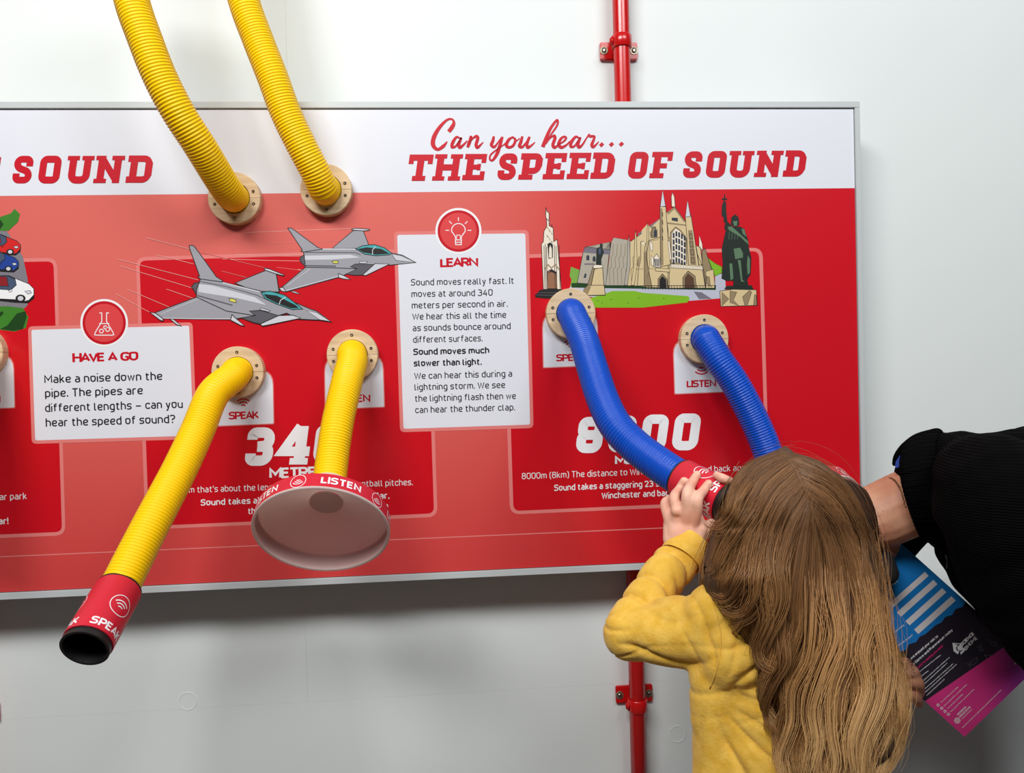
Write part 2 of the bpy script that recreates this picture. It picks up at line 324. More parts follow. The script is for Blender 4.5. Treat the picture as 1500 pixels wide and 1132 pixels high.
# printed background: salmon left of the middle, plain red to the right and along the foot; lower fade also paints in shadow
m_bg = bpy.data.materials.new('print_background'); m_bg.use_nodes = True
n_ = m_bg.node_tree.nodes; l_ = m_bg.node_tree.links; b_ = n_['Principled BSDF']; b_.inputs['Roughness'].default_value = .3; b_.inputs['Specular IOR Level'].default_value = .4
tc = n_.new('ShaderNodeTexCoord'); sx = n_.new('ShaderNodeSeparateXYZ'); l_.new(tc.outputs['Object'], sx.inputs[0])
def mrange(src, a, b, c, d):
    r = n_.new('ShaderNodeMapRange'); r.interpolation_type = 'SMOOTHSTEP'
    for k, v_ in zip((1, 2, 3, 4), (a, b, c, d)): r.inputs[k].default_value = v_
    l_.new(src, r.inputs[0]); return r.outputs[0]
fx = mrange(sx.outputs[0], -.05, .42, 1, 0); fx2 = mrange(sx.outputs[0], -1.1, -.75, .65, 1); fz = mrange(sx.outputs[2], P(200, 900, BOARD).z, P(200, 420, BOARD).z, .36, 1)
def mul(a, b):
    q = n_.new('ShaderNodeMath'); q.operation = 'MULTIPLY'; l_.new(a, q.inputs[0]); l_.new(b, q.inputs[1]); return q.outputs[0]
mx = n_.new('ShaderNodeMix'); mx.data_type = 'RGBA'; l_.new(mul(mul(fx, fx2), fz), mx.inputs[0])
mx.inputs[6].default_value = lin((206, 18, 34)); mx.inputs[7].default_value = lin((220, 106, 98)); l_.new(mx.outputs[2], b_.inputs['Base Color'])

# ------------------------------------------------------------------ setting
floor = box('floor', (-3, -4.2, -.05), (3.2, .03, 0), m_floor); floor['kind'] = 'structure'
wall = box('wall_back', (-3, .004, 0), (3.2, .12, 3.6), m_seam); wall['kind'] = 'structure'
xs = P(420, 75, 0).x; zs = P(905, 1001, 0).z
for a, b, c, d in ((-3, zs, xs, 3.6), (xs, zs, 3.2, 3.6), (-3, 0, 3.2, zs)):
    box('wall_panel', (a+.0001, 0, b+.0001), (c-.0001, .006, d-.0001), m_wall, wall)
# faint filled fixings in the panels
for (px, py) in ((275, 1027), (992, 1075)):
    c = P(px, py, 0); lathe('filled_hole', (c.x, -.0005, c.z), (0, 1, 0), [(0, .016), (0, .0185), (.0015, .019), (.0015, .0155)], m_wall, wall, seg=40)

# ------------------------------------------------------------------ exhibit board
B = empty('exhibit_board', P(630, 850, BOARD), 'long red and white wall-mounted display board about the speed of sound', 'display board')
tl, tr, bl, br = P(-60, 160.5, BOARD), P(1248.5, 159, BOARD), P(-60, 869, BOARD), P(1259, 815, BOARD)
x0, x1, zt, zb = -1.02, tr.x+.002, P(600, 160, BOARD).z, P(600, 839.5, BOARD).z
fwid = .011
box('backing_panel', (x0, -BOARD+.0006, zb), (x1, -.062, zt), m_pwhite, B)
for n0, a, b in (('frame_rail', (x0, -BOARD-.004, zt+.0012), (x1+.0115, -.062, zt+.0132)), ('frame_rail', (x0, -BOARD-.004, zb-.0135), (x1+.0115, -.062, zb-.0012)),
                 ('frame_rail', (x1+.0012, -BOARD-.004, zb-.0012), (x1+.0115, -.062, zt+.0012))):
    box(n0, a, b, m_frame, B, bev=.0008)
box('gasket', (x0, -BOARD+.003, zb-.0014), (x1+.0014, -.07, zt+.0014), m_seal, B)
for xx in (-.55, .10, .72): box('standoff_batten', (xx-.02, -.07, zb+.05), (xx+.02, 0.0, zt-.05), m_frame, B)
hdr = Print(step=0.0002)
def board_y(x, yl, yr): return yl+(yr-yl)*x/1250
bgp = Print(step=.0002)
cor = []
zh = P(600, 281.4, BOARD).z
bgp.v = [(x0, -BOARD, zb), (x1, -BOARD, zb), (x1, -BOARD, zh), (x0, -BOARD, zh)]; bgp.f = [(0, 1, 2, 3)]; bgp.m = [0]; bgp.mats = [m_bg]
bgp.build('printed_background', B)
hdr.v = [(x0, -BOARD, zh), (x1, -BOARD, zh), (x1, -BOARD, zt), (x0, -BOARD, zt)]; hdr.f = [(0, 1, 2, 3)]; hdr.m = [0]; hdr.mats = [m_pwhite]
hdr.build('printed_header', B, label='white header band of the board')
# text boxes
def boxprint(outer, r, w=5.2):
    p = Print(); c = [np.array(q, float) for q in outer]; ctr = sum(c)/4
    p.poly(rrect(outer, r), m_pinkline, 1)
    inn = []
    for i, q in enumerate(c):
        sx_ = w if q[0] < ctr[0] else -w; sy_ = w if q[1] < ctr[1] else -w; inn.append((q[0]+sx_, q[1]+sy_))
    p.poly(rrect(inn, max(1, r-w)), m_red, 2); return p
boxprint([(-58, 380), (83.5, 377.5), (96, 784), (-52, 790)], 15).build('red_text_box', B, label='red box edged in salmon at the left end')
boxprint([(199, 376.5), (628, 364), (641, 757), (213, 775.5)], 15).build('red_text_box', B, label='red box under the two jets')
boxprint([(735, 373.5), (1117, 362.5), (1128, 737), (747, 753.5)], 15).build('red_text_box', B, label='red box under the cathedral picture')
p = Print(); p.line([(-60, 818), (975, 773), (1257, 759)], 1.6, m_pinkline, 1); p.build('thin_pink_line', B)

def letter_obj(name, parent, items, M, **k):
    p = Print()
    for it in items:
        txt, a, b_, h = it[:4]; p.text(txt, a, b_, h, M, 5, **(it[4] if len(it) > 4 else {}))
    return p.build(name, parent, **k)
def card(name, inner, r, label):
    p = Print(); c = [np.array(q, float) for q in inner]; ctr = sum(c)/4
    out = [(q[0]+(-5 if q[0] < ctr[0] else 5), q[1]+(-5 if q[1] < ctr[1] else 5)) for q in c]
    p.poly(rrect(out, r+4), m_pinkline, 3); p.poly(rrect(inner, r), m_pwhite, 4); return p.build(name, B, label=label)
def badge(name, c, parent, flask):
    p = Print(); p.disc(c, 35 if flask else 33.8, m_white, 5); p.disc(c, 31.8 if flask else 30.5, m_iconring, 6); p.disc(c, 28 if flask else 26.8, m_icon, 7)
    x, y = c
    if flask:
        p.line([(x-7, y-14.5), (x-3.5, y-14.5), (x-3.5, y-2), (x-13, y+14), (x-14, y+17.5), (x-11, y+18), (x+11, y+18), (x+14, y+17.5), (x+13, y+14), (x+3.5, y-2), (x+3.5, y-14.5), (x+7, y-14.5)], 1.3, m_white, 8)
        p.line([(x-7.5, y+1), (x+7.5, y+1)], 1.2, m_white, 9)
        for dx, dy, r in ((-4, 12, 2.8), (1.5, 6.5, 2.2), (5, 9.5, 3)): p.ring((x+dx, y+dy), r, 1.2, m_white, 8.5, 16)
    else:
        p.line([(x-4, y+12), (x-4.5, y+8), (x-8, y+3)]+[(x+10*math.cos(a), y-1-10*math.sin(a)) for a in np.linspace(PI*1.05, -PI*.05, 20)]+[(x+8, y+3), (x+4.5, y+8), (x+4, y+12)], 1.3, m_white, 8)
        p.line([(x-4.5, y+13), (x+4.5, y+13), (x+4, y+20), (x-4, y+20), (x-4.5, y+13)], 1.3, m_white, 8.5); p.line([(x-4, y+16.5), (x+4, y+16.5)], 1.2, m_white, 9)
        p.line([(x-3, y+12), (x-2.5, y+6), (x+2.5, y+6), (x+3, y+12)], 1, m_white, 9.5)
        for a in (0, 45, 90, 135, 180):
            a = math.radians(a); p.line([(x+13.5*math.cos(a), y-1-13.5*math.sin(a)), (x+19*math.cos(a), y-1-19*math.sin(a))], 1.2, m_white, 8)
    return p.build(name, parent)
c1 = card('instruction_card', [(46, 483), (277, 477), (283.5, 638), (51.5, 645)], 3, 'white card headed HAVE A GO')
badge('flask_badge', (152.6, 472.8), c1, True)
letter_obj('heading_lettering', c1, [('HAVE A GO', (108, 530.5), (201, 528), 13.2, dict(wt=.22, gap=.14))], m_title)
letter_obj('body_lettering', c1, [('Make a noise down the', (66, 561.5), (237, 556.5), 12.2), ('pipe. The pipes are', (67, 582), (208.5, 577.5), 12.2),
    ('different lengths _ can you', (67, 603.5), (267, 597.5), 12.2), ('hear the speed of sound?', (68, 625), (256, 619.5), 12.2)], m_black)
c2 = card('learn_card', [(581.8, 344), (769.5, 341.8), (776.5, 621.8), (591, 628)], 3.5, 'tall white card headed LEARN')
badge('bulb_badge', (671.5, 338.3), c2, False)
letter_obj('heading_lettering', c2, [('LEARN', (646.5, 391.5), (699, 390), 13.4, dict(wt=.22, gap=.14))], m_title)
LT = [('Sound moves really fast. It', 138, 622, 415, 0), ('moves at around 340', 140, 521, 470, 0), ('meters per second in air.', 142, 592, 524, 0), ('We hear this all the time', 144, 585, 577, 0),
      ('as sounds bounce around', 146, 606, 631, 0), ('different surfaces.', 148, 473, 686, 0), ('Sound moves much', 150, 504, 744, 1), ('slower than light.', 152, 468, 798, 1),
      ('We can hear this during a', 153, 613, 858, 0), ('lightning storm. We see', 155, 580, 911, 0), ('the lightning flash then we', 156, 631, 965, 0), ('can hear the thunder clap.', 158, 627, 1019, 0)]
items = []
for t, a, b, y, bd in LT:
    xa, xb, yy = 560+a/3.233, 560+b/3.233, 290+y/3.233; items.append((t, (xa, yy), (xb, yy+slope(yy)*(xb-xa)), 9.7, dict(wt=.2 if bd else .14)))
letter_obj('body_lettering', c2, items, m_black)
letter_obj('distance_lettering', B, [("340m that's about the length of three and a half football pitches.", (256, 722.6), (604, 710.5), 9.2, dict(wt=.12)),
    ('Sound takes about a second to travel that far,', (295, 740.5), (570, 730), 9.2, dict(wt=.17)), ('than it takes to run a full football pitch', (364, 753), (568, 745), 9.2, dict(wt=.17))], m_white, label='white lettering under the number 340')
letter_obj('distance_lettering', B, [('8000m (8km) The distance to Winchester centre and back again.', (765, 702), (1102, 689), 9.2, dict(wt=.12)),
    ('Sound takes a staggering 23 seconds to get to', (812.6, 719), (1050, 709), 9.2, dict(wt=.17)), ('Winchester and back', (882, 730.5), (985, 726), 9.2, dict(wt=.17))], m_white, label='white lettering under the number 8000')
letter_obj('distance_lettering', B, [('of the car park', (-45, 734), (38.5, 731), 9.5, dict(wt=.13))], m_white, label='white lettering at the left end of the board')
letter_obj('distance_lettering', B, [('than a car!', (-48, 769.5), (11.5, 767.5), 9.5, dict(wt=.18))], m_white, label='lower white lettering at the left end of the board')

# slab letters for the titles and numbers: strokes on a unit-high grid, width w
SW = .265
def slab(ch, w):
    """centre-line strokes of a slab capital inside [0,w]x[0,1]; returns list of (points, stroke width, radius, closed)"""
    h = SW/2; s = SW; t = .235; th = t/2; o = []
    def st(p, r=0, wd=s, cl=False): o.append((p, wd, r, cl))
    if ch == 'T': st([(w/2, 0), (w/2, 1)]); st([(0, 1-th), (w, 1-th)], 0, t); st([(h*.7, 1-t*.5), (h*.7, .64)], 0, s*.7); st([(w-h*.7, 1-t*.5), (w-h*.7, .64)], 0, s*.7); st([(w/2-.25, th*.8), (w/2+.25, th*.8)], 0, t*.8)
    if ch in 'HN':
        xa, xb = h+.1, w-h-.1
        st([(xa, 0), (xa, 1)]); st([(xb, 0), (xb, 1)])
        if ch == 'H':
            st([(xa, .5), (xb, .5)], 0, t)
            for x in (xa, xb): st([(x-.23, .08), (x+.23, .08)], 0, .16); st([(x-.23, .92), (x+.23, .92)], 0, .16)
        else:
            st([(xa, .90), (xb, .10)], 0, s*.9); st([(xa-.23, .08), (xa+.23, .08)], 0, .16); st([(xa-.23, .92), (xa+.1, .92)], 0, .16); st([(xb-.23, .92), (xb+.23, .92)], 0, .16)
    if ch == 'E':
        st([(h+.1, 0), (h+.1, 1)]); st([(0, 1-th*.85), (w, 1-th*.85)], 0, t*.85); st([(0, th*.85), (w, th*.85)], 0, t*.85)
        st([(h, .5), (w*.78, .5)], 0, t*.8); st([(w-.09, 1), (w-.09, .66)], 0, .18); st([(w-.09, 0), (w-.09, .34)], 0, .18); st([(w*.78-.07, .38), (w*.78-.07, .62)], 0, .14)
    if ch == 'F':
        st([(h+.1, 0), (h+.1, 1)]); st([(0, 1-th*.85), (w, 1-th*.85)], 0, t*.85); st([(0, th*.8), (h+.4, th*.8)], 0, t*.8)
        st([(h, .47), (w*.78, .47)], 0, t*.8); st([(w-.09, 1), (w-.09, .66)], 0, .18)
    if ch == 'P':
        st([(h+.1, 0), (h+.1, 1)]); st([(0, 1-th), (w*.5, 1-th), (w-h, 1-th), (w-h, .33), (h+.1, .33)], .2, t); st([(w-h, .5), (w-h, .82)], 0, s); st([(0, th*.8), (h+.4, th*.8)], 0, t*.8)
    if ch == 'D':
        st([(h+.1, 0), (h+.1, 1)]); st([(0, 1-th), (w-h, 1-th), (w-h, th), (0, th)], .2, t); st([(w-h, .25), (w-h, .75)])
    if ch in 'O0': st([(w/2, 1-h*.9), (w-h, 1-h*.9), (w-h, h*.9), (h, h*.9), (h, 1-h*.9), (w/2, 1-h*.9)], .15, s*.97, True)
    if ch == 'U':
        st([(h+.07, 1), (h+.07, th), (w-h-.07, th), (w-h-.07, 1)], .2, s); 
        for x in (h+.07, w-h-.07): st([(x-.22, .92), (x+.22, .92)], 0, .16)
    if ch == 'S': st([(w-h, .62), (w-h, 1-th), (h, 1-th), (h, .58), (w-h, .42), (w-h, th), (h, th), (h, .36)], .17, s*.93)
    if ch == '3': st([(h, .68), (h, 1-h), (w-h, 1-h), (w-h, .53), (w*.4, .5)], .17, s*1.02); st([(w*.4, .5), (w-h, .5), (w-h, h), (h, h), (h, .32)], .17, s*1.02)
    if ch == '4': st([(w*.63, 1), (.12, .34), (w, .34)], 0, s*.95); st([(w*.7, 0), (w*.7, 1)], 0, s*1.1); st([(w*.4, .08), (w*.98, .08)], 0, .17)
    if ch == '8': st([(w/2, 1-h), (w-h, 1-h), (w-h, .5), (h, .5), (h, 1-h), (w/2, 1-h)], .15, s, True); st([(w/2, .5), (w-h, .5), (w-h, h), (h, h), (h, .5), (w/2, .5)], .15, s, True)
    return o
def slabtext(prt, letters, h, sl, M, L=5, wscale=1):
    for ch, xa, xb, y in letters:
        w = (xb-xa)/h
        for k, (pl, wd, r, cl) in enumerate(slab(ch, w)):
            q = strip(rounded(pl, r, cl, 6), wd, cl)
            prt.quads([[(xa+(c[0]+sl*c[1])*h, y-(c[1])*h) for c in k4]+[k*.25+(qi_ % 4)*.055] for qi_, k4 in enumerate(q)], M, L)
def lettered(name, label, letters, h, sl, M):
    o = bpy.data.objects.new(name, None); C.objects.link(o); o.parent = B; o.matrix_parent_inverse = Matrix.Translation(-B.location); o['label'] = label
    for l3 in letters:
        q = Print(); slabtext(q, [l3], h, sl, M); q.build('letter' if l3[0].isalpha() else 'digit', o)
def tz(x): return 580+x/4.6875
def by(x): return 264.7+(258.2-264.7)*(x-596)/(1182-596)
lt = [('T', 70, 235), ('H', 246, 438), ('E', 453, 602), ('S', 690, 817), ('P', 838, 990), ('E', 1005, 1152), ('E', 1170, 1318), ('D', 1333, 1488), ('O', 1586, 1716), ('F', 1738, 1880),
      ('S', 1964, 2088), ('O', 2121, 2254), ('U', 2272, 2436), ('N', 2456, 2640), ('D', 2654, 2802)]
lettered('title_lettering', 'crimson slab lettering THE SPEED OF SOUND', [(c, tz(a), tz(b), by(tz(a))) for c, a, b in lt], 38.5, .14, m_title)
lettered('title_lettering', 'crimson slab lettering ending in SOUND at the left', [('F', -33, -4, 270), ('S', 16.5, 45, 268.3), ('O', 54.5, 86, 268.3), ('U', 95, 132.5, 268.2), ('N', 136, 178, 268), ('D', 183.5, 220, 267.6)], 40, .14, m_title)
lettered('big_number', 'white slab number 340', [('3', 357.5, 397.5, 682), ('4', 405, 451, 680), ('0', 457, 497, 678)], 56, .125, m_white)
lettered('big_number', 'white slab number 8000', [('8', 842, 880, 663.5), ('0', 889, 927, 662), ('0', 936, 974, 660.5), ('0', 982.5, 1021, 659)], 53, .14, m_white)
letter_obj('unit_lettering', B, [('METRES', (396.5, 701), (476, 698), 15.5, dict(wt=.2, gap=.16))], m_white)
letter_obj('unit_lettering', B, [('METRES', (902.5, 680.5), (976, 677), 12.5, dict(wt=.2, gap=.16))], m_white)
# brush script line
sc = Print()
def brush(pts, w, n=8):
    c = catmull(pts, n); k = len(c); ww = np.interp(np.linspace(0, 1, k), np.linspace(0, 1, len(w)), w)
    sc.line([(580+a/4.6875, 150+b/4.6875) for a, b in c], ww/4.6875, m_title, 6+.35*(len(sc.v) % 3))
brush([(362, 200), (385, 170), (398, 140), (385, 115), (350, 120), (300, 170), (262, 235), (255, 290), (285, 322), (325, 300), (352, 268)], [26, 30, 20, 12, 16, 24, 30, 30, 20, 24, 8])
brush([(440, 245), (415, 238), (390, 275), (385, 305), (410, 300), (440, 255), (448, 240)], [10, 16, 24, 20, 14, 10, 10]); brush([(450, 240), (432, 290), (440, 308), (462, 292), (490, 262)], [14, 22, 22, 16, 8])
brush([(505, 235), (515, 240), (500, 285), (492, 308)], [10, 22, 24, 18]); brush([(498, 290), (525, 250), (550, 232), (562, 245), (550, 290), (560, 308), (580, 292), (600, 272)], [6, 10, 20, 22, 22, 22, 14, 6])
brush([(672, 232), (665, 265), (655, 290), (675, 305), (700, 275), (725, 240)], [16, 22, 22, 18, 10, 10]); brush([(732, 235), (715, 290), (695, 350), (665, 395), (645, 390), (650, 360), (690, 325), (740, 290), (765, 262)], [14, 24, 24, 16, 12, 12, 10, 8, 8])
brush([(800, 238), (775, 255), (758, 290), (775, 308), (805, 295), (820, 258), (805, 240), (800, 238)], [12, 20, 24, 18, 18, 18, 12, 12]); brush([(812, 262), (830, 262), (850, 245)], [8, 8, 8])
brush([(868, 232), (858, 270), (848, 298), (868, 305), (895, 272), (912, 238)], [16, 22, 22, 18, 10, 10]); brush([(918, 235), (900, 280), (905, 308), (930, 295), (955, 272)], [16, 22, 22, 14, 6])
brush([(1008, 305), (1030, 250), (1060, 180), (1100, 125), (1112, 128), (1105, 160), (1068, 215), (1040, 260)], [26, 26, 20, 16, 14, 14, 12, 6]); brush([(1030, 285), (1058, 245), (1085, 228), (1092, 245), (1078, 290), (1090, 308), (1115, 292)], [6, 10, 18, 22, 22, 22, 10])
brush([(1115, 290), (1150, 268), (1168, 245), (1155, 234), (1132, 250), (1118, 285), (1135, 308), (1170, 292), (1195, 265)], [8, 12, 16, 14, 18, 24, 22, 14, 8])
brush([(1258, 245), (1235, 235), (1205, 270), (1200, 300), (1225, 300), (1255, 255), (1265, 238)], [10, 16, 24, 20, 14, 10, 10]); brush([(1268, 238), (1250, 288), (1258, 306), (1280, 290), (1305, 250), (1325, 222)], [14, 22, 22, 14, 10, 10])
brush([(1320, 218), (1335, 232), (1362, 232), (1358, 255), (1345, 290), (1355, 305), (1378, 285), (1392, 268)], [16, 20, 14, 18, 22, 20, 12, 6])
for q in ((1412, 290), (1480, 288), (1548, 286)): sc.poly([(580+(q[0]+a)/4.6875, 150+(q[1]+b)/4.6875) for a, b in ((-18, 0), (2, -18), (18, -2), (-2, 18))], m_title, 6)
sc.build('script_lettering', B, label='crimson brush script Can you hear...')

# label tabs at the flanges
def tab(name, pts, r, txt, a, b, y, h, wc, down, label):
    p = Print(); ctr = np.mean(pts, 0)
    p.poly(rrect([(ctr[0]+(q[0]-ctr[0])*1.035, ctr[1]+(q[1]-ctr[1])*1.035) for q in pts], r), m_pinkline, 5); p.poly(rrect(pts, r), m_pwhite, 6); o = p.build(name, B, label=label)
    letter_obj('tab_lettering', o, [(txt, (a, y), (b, y+slope(y)*(b-a)), h, dict(wt=.2, gap=.16))], m_title).data.transform(Matrix.Translation((0, -.0003, 0)))
    q = Print()
    for k in range(3):
        rr = 4+4.4*k; a0, a1 = (PI*.25, PI*.75) if not down else (PI*1.25, PI*1.75)
        q.ring((wc[0], wc[1]+(7 if not down else -7)), rr, 1.9, m_title, 8, 12, a0, a1)
    q.build('wave_symbol', o)
tab('label_tab', [(317, 545), (399, 542), (400.5, 620), (318, 623.5)], [22, 22, 2, 2], 'SPEAK', 336.5, 378.5, 614.3, 11.2, (356.5, 590), False, 'white SPEAK tab below the left yellow flange')
tab('label_tab', [(476, 523), (560, 519), (562.5, 595.5), (477, 599)], [22, 22, 2, 2], 'LISTEN', 494, 541.5, 589.8, 11.2, (518, 563), True, 'white LISTEN tab below the right yellow flange')
tab('label_tab', [(795, 459), (874, 456), (876, 534.5), (796.5, 538)], [22, 22, 2, 2], 'SPEAK', 816, 858, 529.2, 10.4, (836, 504), False, 'white SPEAK tab below the left blue flange')
tab('label_tab', [(986.5, 498), (1067, 495), (1070, 573), (989, 576.5)], [22, 22, 2, 2], 'LISTEN', 1007, 1048, 567.3, 10.4, (1027.5, 542), True, 'white LISTEN tab below the right blue flange')
tab('label_tab', [(-60, 522), (19, 519), (21, 596.5), (-58, 600)], [22, 22, 2, 2], 'LISTEN', -42, 0, 590, 10.4, (-20, 566), True, 'white tab at the left end of the board')

# ---- printed pictures
g1 = mat('print_jet_grey', (158, 158, 166), .35); g2 = mat('print_jet_light', (206, 208, 216), .35); g3 = mat('print_jet_dark', (92, 90, 98), .35); g4 = mat('print_teal', (70, 168, 172), .35)
g5 = mat('print_stone', (214, 192, 146), .35); g6 = mat('print_stone_shade', (150, 130, 98), .35); g7 = mat('print_stone_grey', (176, 168, 152), .35); g8 = mat('print_slate', (118, 112, 124), .35)
g9 = mat('print_lawn', (128, 182, 34), .35); g10 = mat('print_paving', (188, 190, 204), .35); g11 = mat('print_bronze', (34, 44, 38), .35); g12 = mat('print_bronze_light', (92, 122, 92), .35)
g13 = mat('print_ink', (26, 22, 22), .4); g14 = mat('print_leaf', (62, 128, 40), .35); g15 = mat('print_leaf_dark', (26, 66, 24), .35); g16 = mat('print_tarmac', (128, 124, 132), .35)
g17 = mat('print_car_red', (214, 34, 34), .35); g18 = mat('print_car_blue', (34, 66, 150), .35); g19 = mat('print_teal_dark', (24, 78, 84), .35); g20 = mat('print_ivory', (236, 224, 204), .35); g21 = mat('print_yellow', (226, 220, 90), .35)
g22 = mat('print_window', (44, 52, 66), .4); g23 = mat('print_leaf_pale', (120, 170, 70), .35); g24 = mat('print_glass_grey', (70, 86, 112), .35)
g26 = mat('print_trail', (240, 176, 168), .35)
def jet(ox, oy, s, lw, S):
    p = Print(); K = S
    def poly(pts, M, L, ol=g13, w=lw): p.poly(z(pts, ox, oy, s), M, L, ol, w)
    def ln(pts, w, M, L): p.line(z(pts, ox, oy, s), w, M, L)
    for a in K['trail']: ln(a, .6, m_pinkline if len(a) < 3 else g26, 3)
    poly(K['tail'], g1, 5); poly(K['farwing'], g1, 4.5); poly(K['fartip'], g2, 5.6)
    poly(K['exhaust'], g3, 5); poly(K['wing'], g1, 6); poly(K['body'], g1, 7)
    ln(K['spine'], 1.7, g2, 8.4); ln(K['spine2'], 1.1, g3, 8.8); poly(K['hump'], g2, 8.2, None); ln(K['under'], 1.8, g3, 8.3)
    poly(K['intake'], g3, 8.1); poly(K['canard'], g2, 8.9); poly(K['tip'], g2, 7.2); poly(K['pod'], g2, 7.2); poly(K['pod2'], g2, 5.2)
    ln(K['wl1'], .7, g2, 7.5); ln(K['wl2'], 1.1, g2, 7.5); poly(K['mark'], g21, 8.6, g13, .8); poly(K['plate'], g2, 8.7, g13, .7)
    poly(K['glass'], g4, 9.2); poly(K['glass2'], g13, 9.9, None); ln(K['strut'], 1.1, g2, 10.4); poly(K['nose'], g2, 8.6, g13, .6)
    return p
J1 = dict(trail=[[(530, 100), (180, 10), (100, -10)], [(1290, 290), (640, 130)], [(620, 410), (0, 250), (-180, 205)], [(560, 490), (0, 320), (-160, 270)], [(140, 735), (-20, 650), (-200, 550)], [(480, 745), (0, 540), (-90, 505)], [(880, 720), (560, 590), (300, 500)], [(570, 250), (380, 200), (200, 160)], [(1100, 385), (850, 320)]],
    tail=[(528, 68), (545, 62), (575, 70), (620, 130), (800, 380), (860, 415), (860, 435), (640, 400), (612, 375), (632, 372), (530, 90)], farwing=[(985, 440), (1290, 315), (1395, 345), (1425, 530), (1180, 520)], fartip=[(1275, 290), (1330, 300), (1475, 358), (1470, 368), (1400, 350), (1285, 312)],
    exhaust=[(640, 430), (580, 440), (550, 480), (575, 512), (605, 570), (640, 560)], wing=[(600, 580), (180, 738), (245, 790), (960, 803), (1190, 765), (1150, 600), (900, 560)],
    body=[(640, 400), (860, 430), (1250, 522), (1500, 600), (1740, 700), (1800, 720), (1950, 830), (1830, 810), (1620, 800), (1500, 740), (1400, 770), (1180, 765), (900, 720), (600, 580), (600, 500), (625, 445)],
    spine=[(860, 436), (1230, 528)], spine2=[(640, 425), (900, 475), (1200, 560), (1400, 650)], hump=[(625, 450), (760, 465), (1180, 580), (1300, 660), (1000, 590), (620, 530)], under=[(610, 565), (960, 662)],
    intake=[(1130, 720), (1240, 712), (1420, 765), (1240, 850), (1170, 835), (1050, 790), (1190, 765)], canard=[(1235, 850), (1420, 765), (1560, 760), (1640, 790), (1260, 870)], tip=[(135, 732), (190, 740), (265, 795), (268, 820), (235, 810)],
    pod=[(955, 755), (985, 785), (1080, 868), (1040, 862), (940, 810)], pod2=[(335, 797), (370, 800), (448, 868), (400, 855)], wl1=[(240, 750), (640, 590)], wl2=[(250, 790), (600, 796), (960, 798)], mark=[(925, 592), (990, 605), (998, 635), (935, 622)],
    plate=[(1240, 688), (1335, 715), (1325, 728), (1232, 706)], glass=[(1245, 535), (1330, 520), (1480, 560), (1600, 650), (1660, 700), (1560, 705), (1400, 650), (1290, 600)], glass2=[(1270, 550), (1400, 565), (1590, 660), (1620, 692), (1540, 690), (1400, 640), (1300, 590)],
    strut=[(1425, 655), (1440, 610), (1490, 580)], nose=[(1700, 715), (1800, 735), (1935, 822), (1830, 806)])
J2 = dict(trail=[[(820, 95), (0, 125), (-200, 135)], [(750, 210), (0, 240)], [(350, 345), (0, 350), (-300, 345)], [(330, 405), (0, 400), (-420, 385)], [(330, 362), (-100, 358)], [(380, 500), (100, 465)], [(580, 515), (410, 500), (300, 485)]],
    tail=[(205, 92), (240, 90), (490, 275), (540, 292), (360, 320), (332, 310), (345, 300)], farwing=[(630, 285), (830, 115), (925, 112), (980, 255), (860, 290)], fartip=[(815, 100), (850, 92), (985, 102), (985, 112), (930, 118), (825, 110)],
    exhaust=[(370, 345), (330, 365), (320, 400), (340, 425), (375, 465)], wing=[(375, 465), (120, 680), (185, 700), (700, 560), (880, 480), (800, 400)],
    body=[(355, 320), (540, 292), (860, 285), (1000, 250), (1200, 330), (1300, 350), (1430, 420), (1180, 445), (1100, 440), (880, 480), (620, 470), (375, 465), (362, 350)],
    spine=[(540, 292), (860, 292)], spine2=[(360, 322), (850, 325), (900, 345)], hump=[(368, 355), (800, 345), (900, 372), (620, 392), (370, 395)], under=[(375, 450), (665, 455)],
    intake=[(805, 460), (850, 435), (1030, 440), (930, 540), (850, 542), (760, 530), (870, 480)], canard=[(920, 540), (1040, 430), (1175, 435), (950, 545)], tip=[(120, 665), (160, 655), (190, 700), (150, 695)],
    pod=[(690, 525), (740, 545), (805, 583), (730, 575), (690, 562)], pod2=[(230, 695), (270, 693), (325, 720), (280, 715)], wl1=[(200, 640), (420, 480)], wl2=[(185, 690), (690, 550)], mark=[(630, 405), (688, 405), (685, 428), (640, 428)],
    plate=[(895, 408), (970, 410), (955, 428), (885, 426)], glass=[(855, 290), (920, 260), (1030, 248), (1130, 280), (1197, 330), (1180, 345), (1050, 355), (940, 340)], glass2=[(870, 292), (960, 275), (1100, 290), (1180, 335), (1050, 345), (930, 325)],
    strut=[(1015, 345), (1015, 300), (1045, 268)], nose=[(1200, 340), (1290, 355), (1420, 418), (1240, 400)])
jet(390, 320, 6.522, 1.1, J2).build('jet_picture', B, label='printed grey jet, the farther and upper one')
q = jet(200, 350, 6.818, 1.2, J1); q.build('jet_picture', B, label='printed grey jet, the nearer and lower one').data.transform(Matrix.Translation((0, -.0008, 0)))
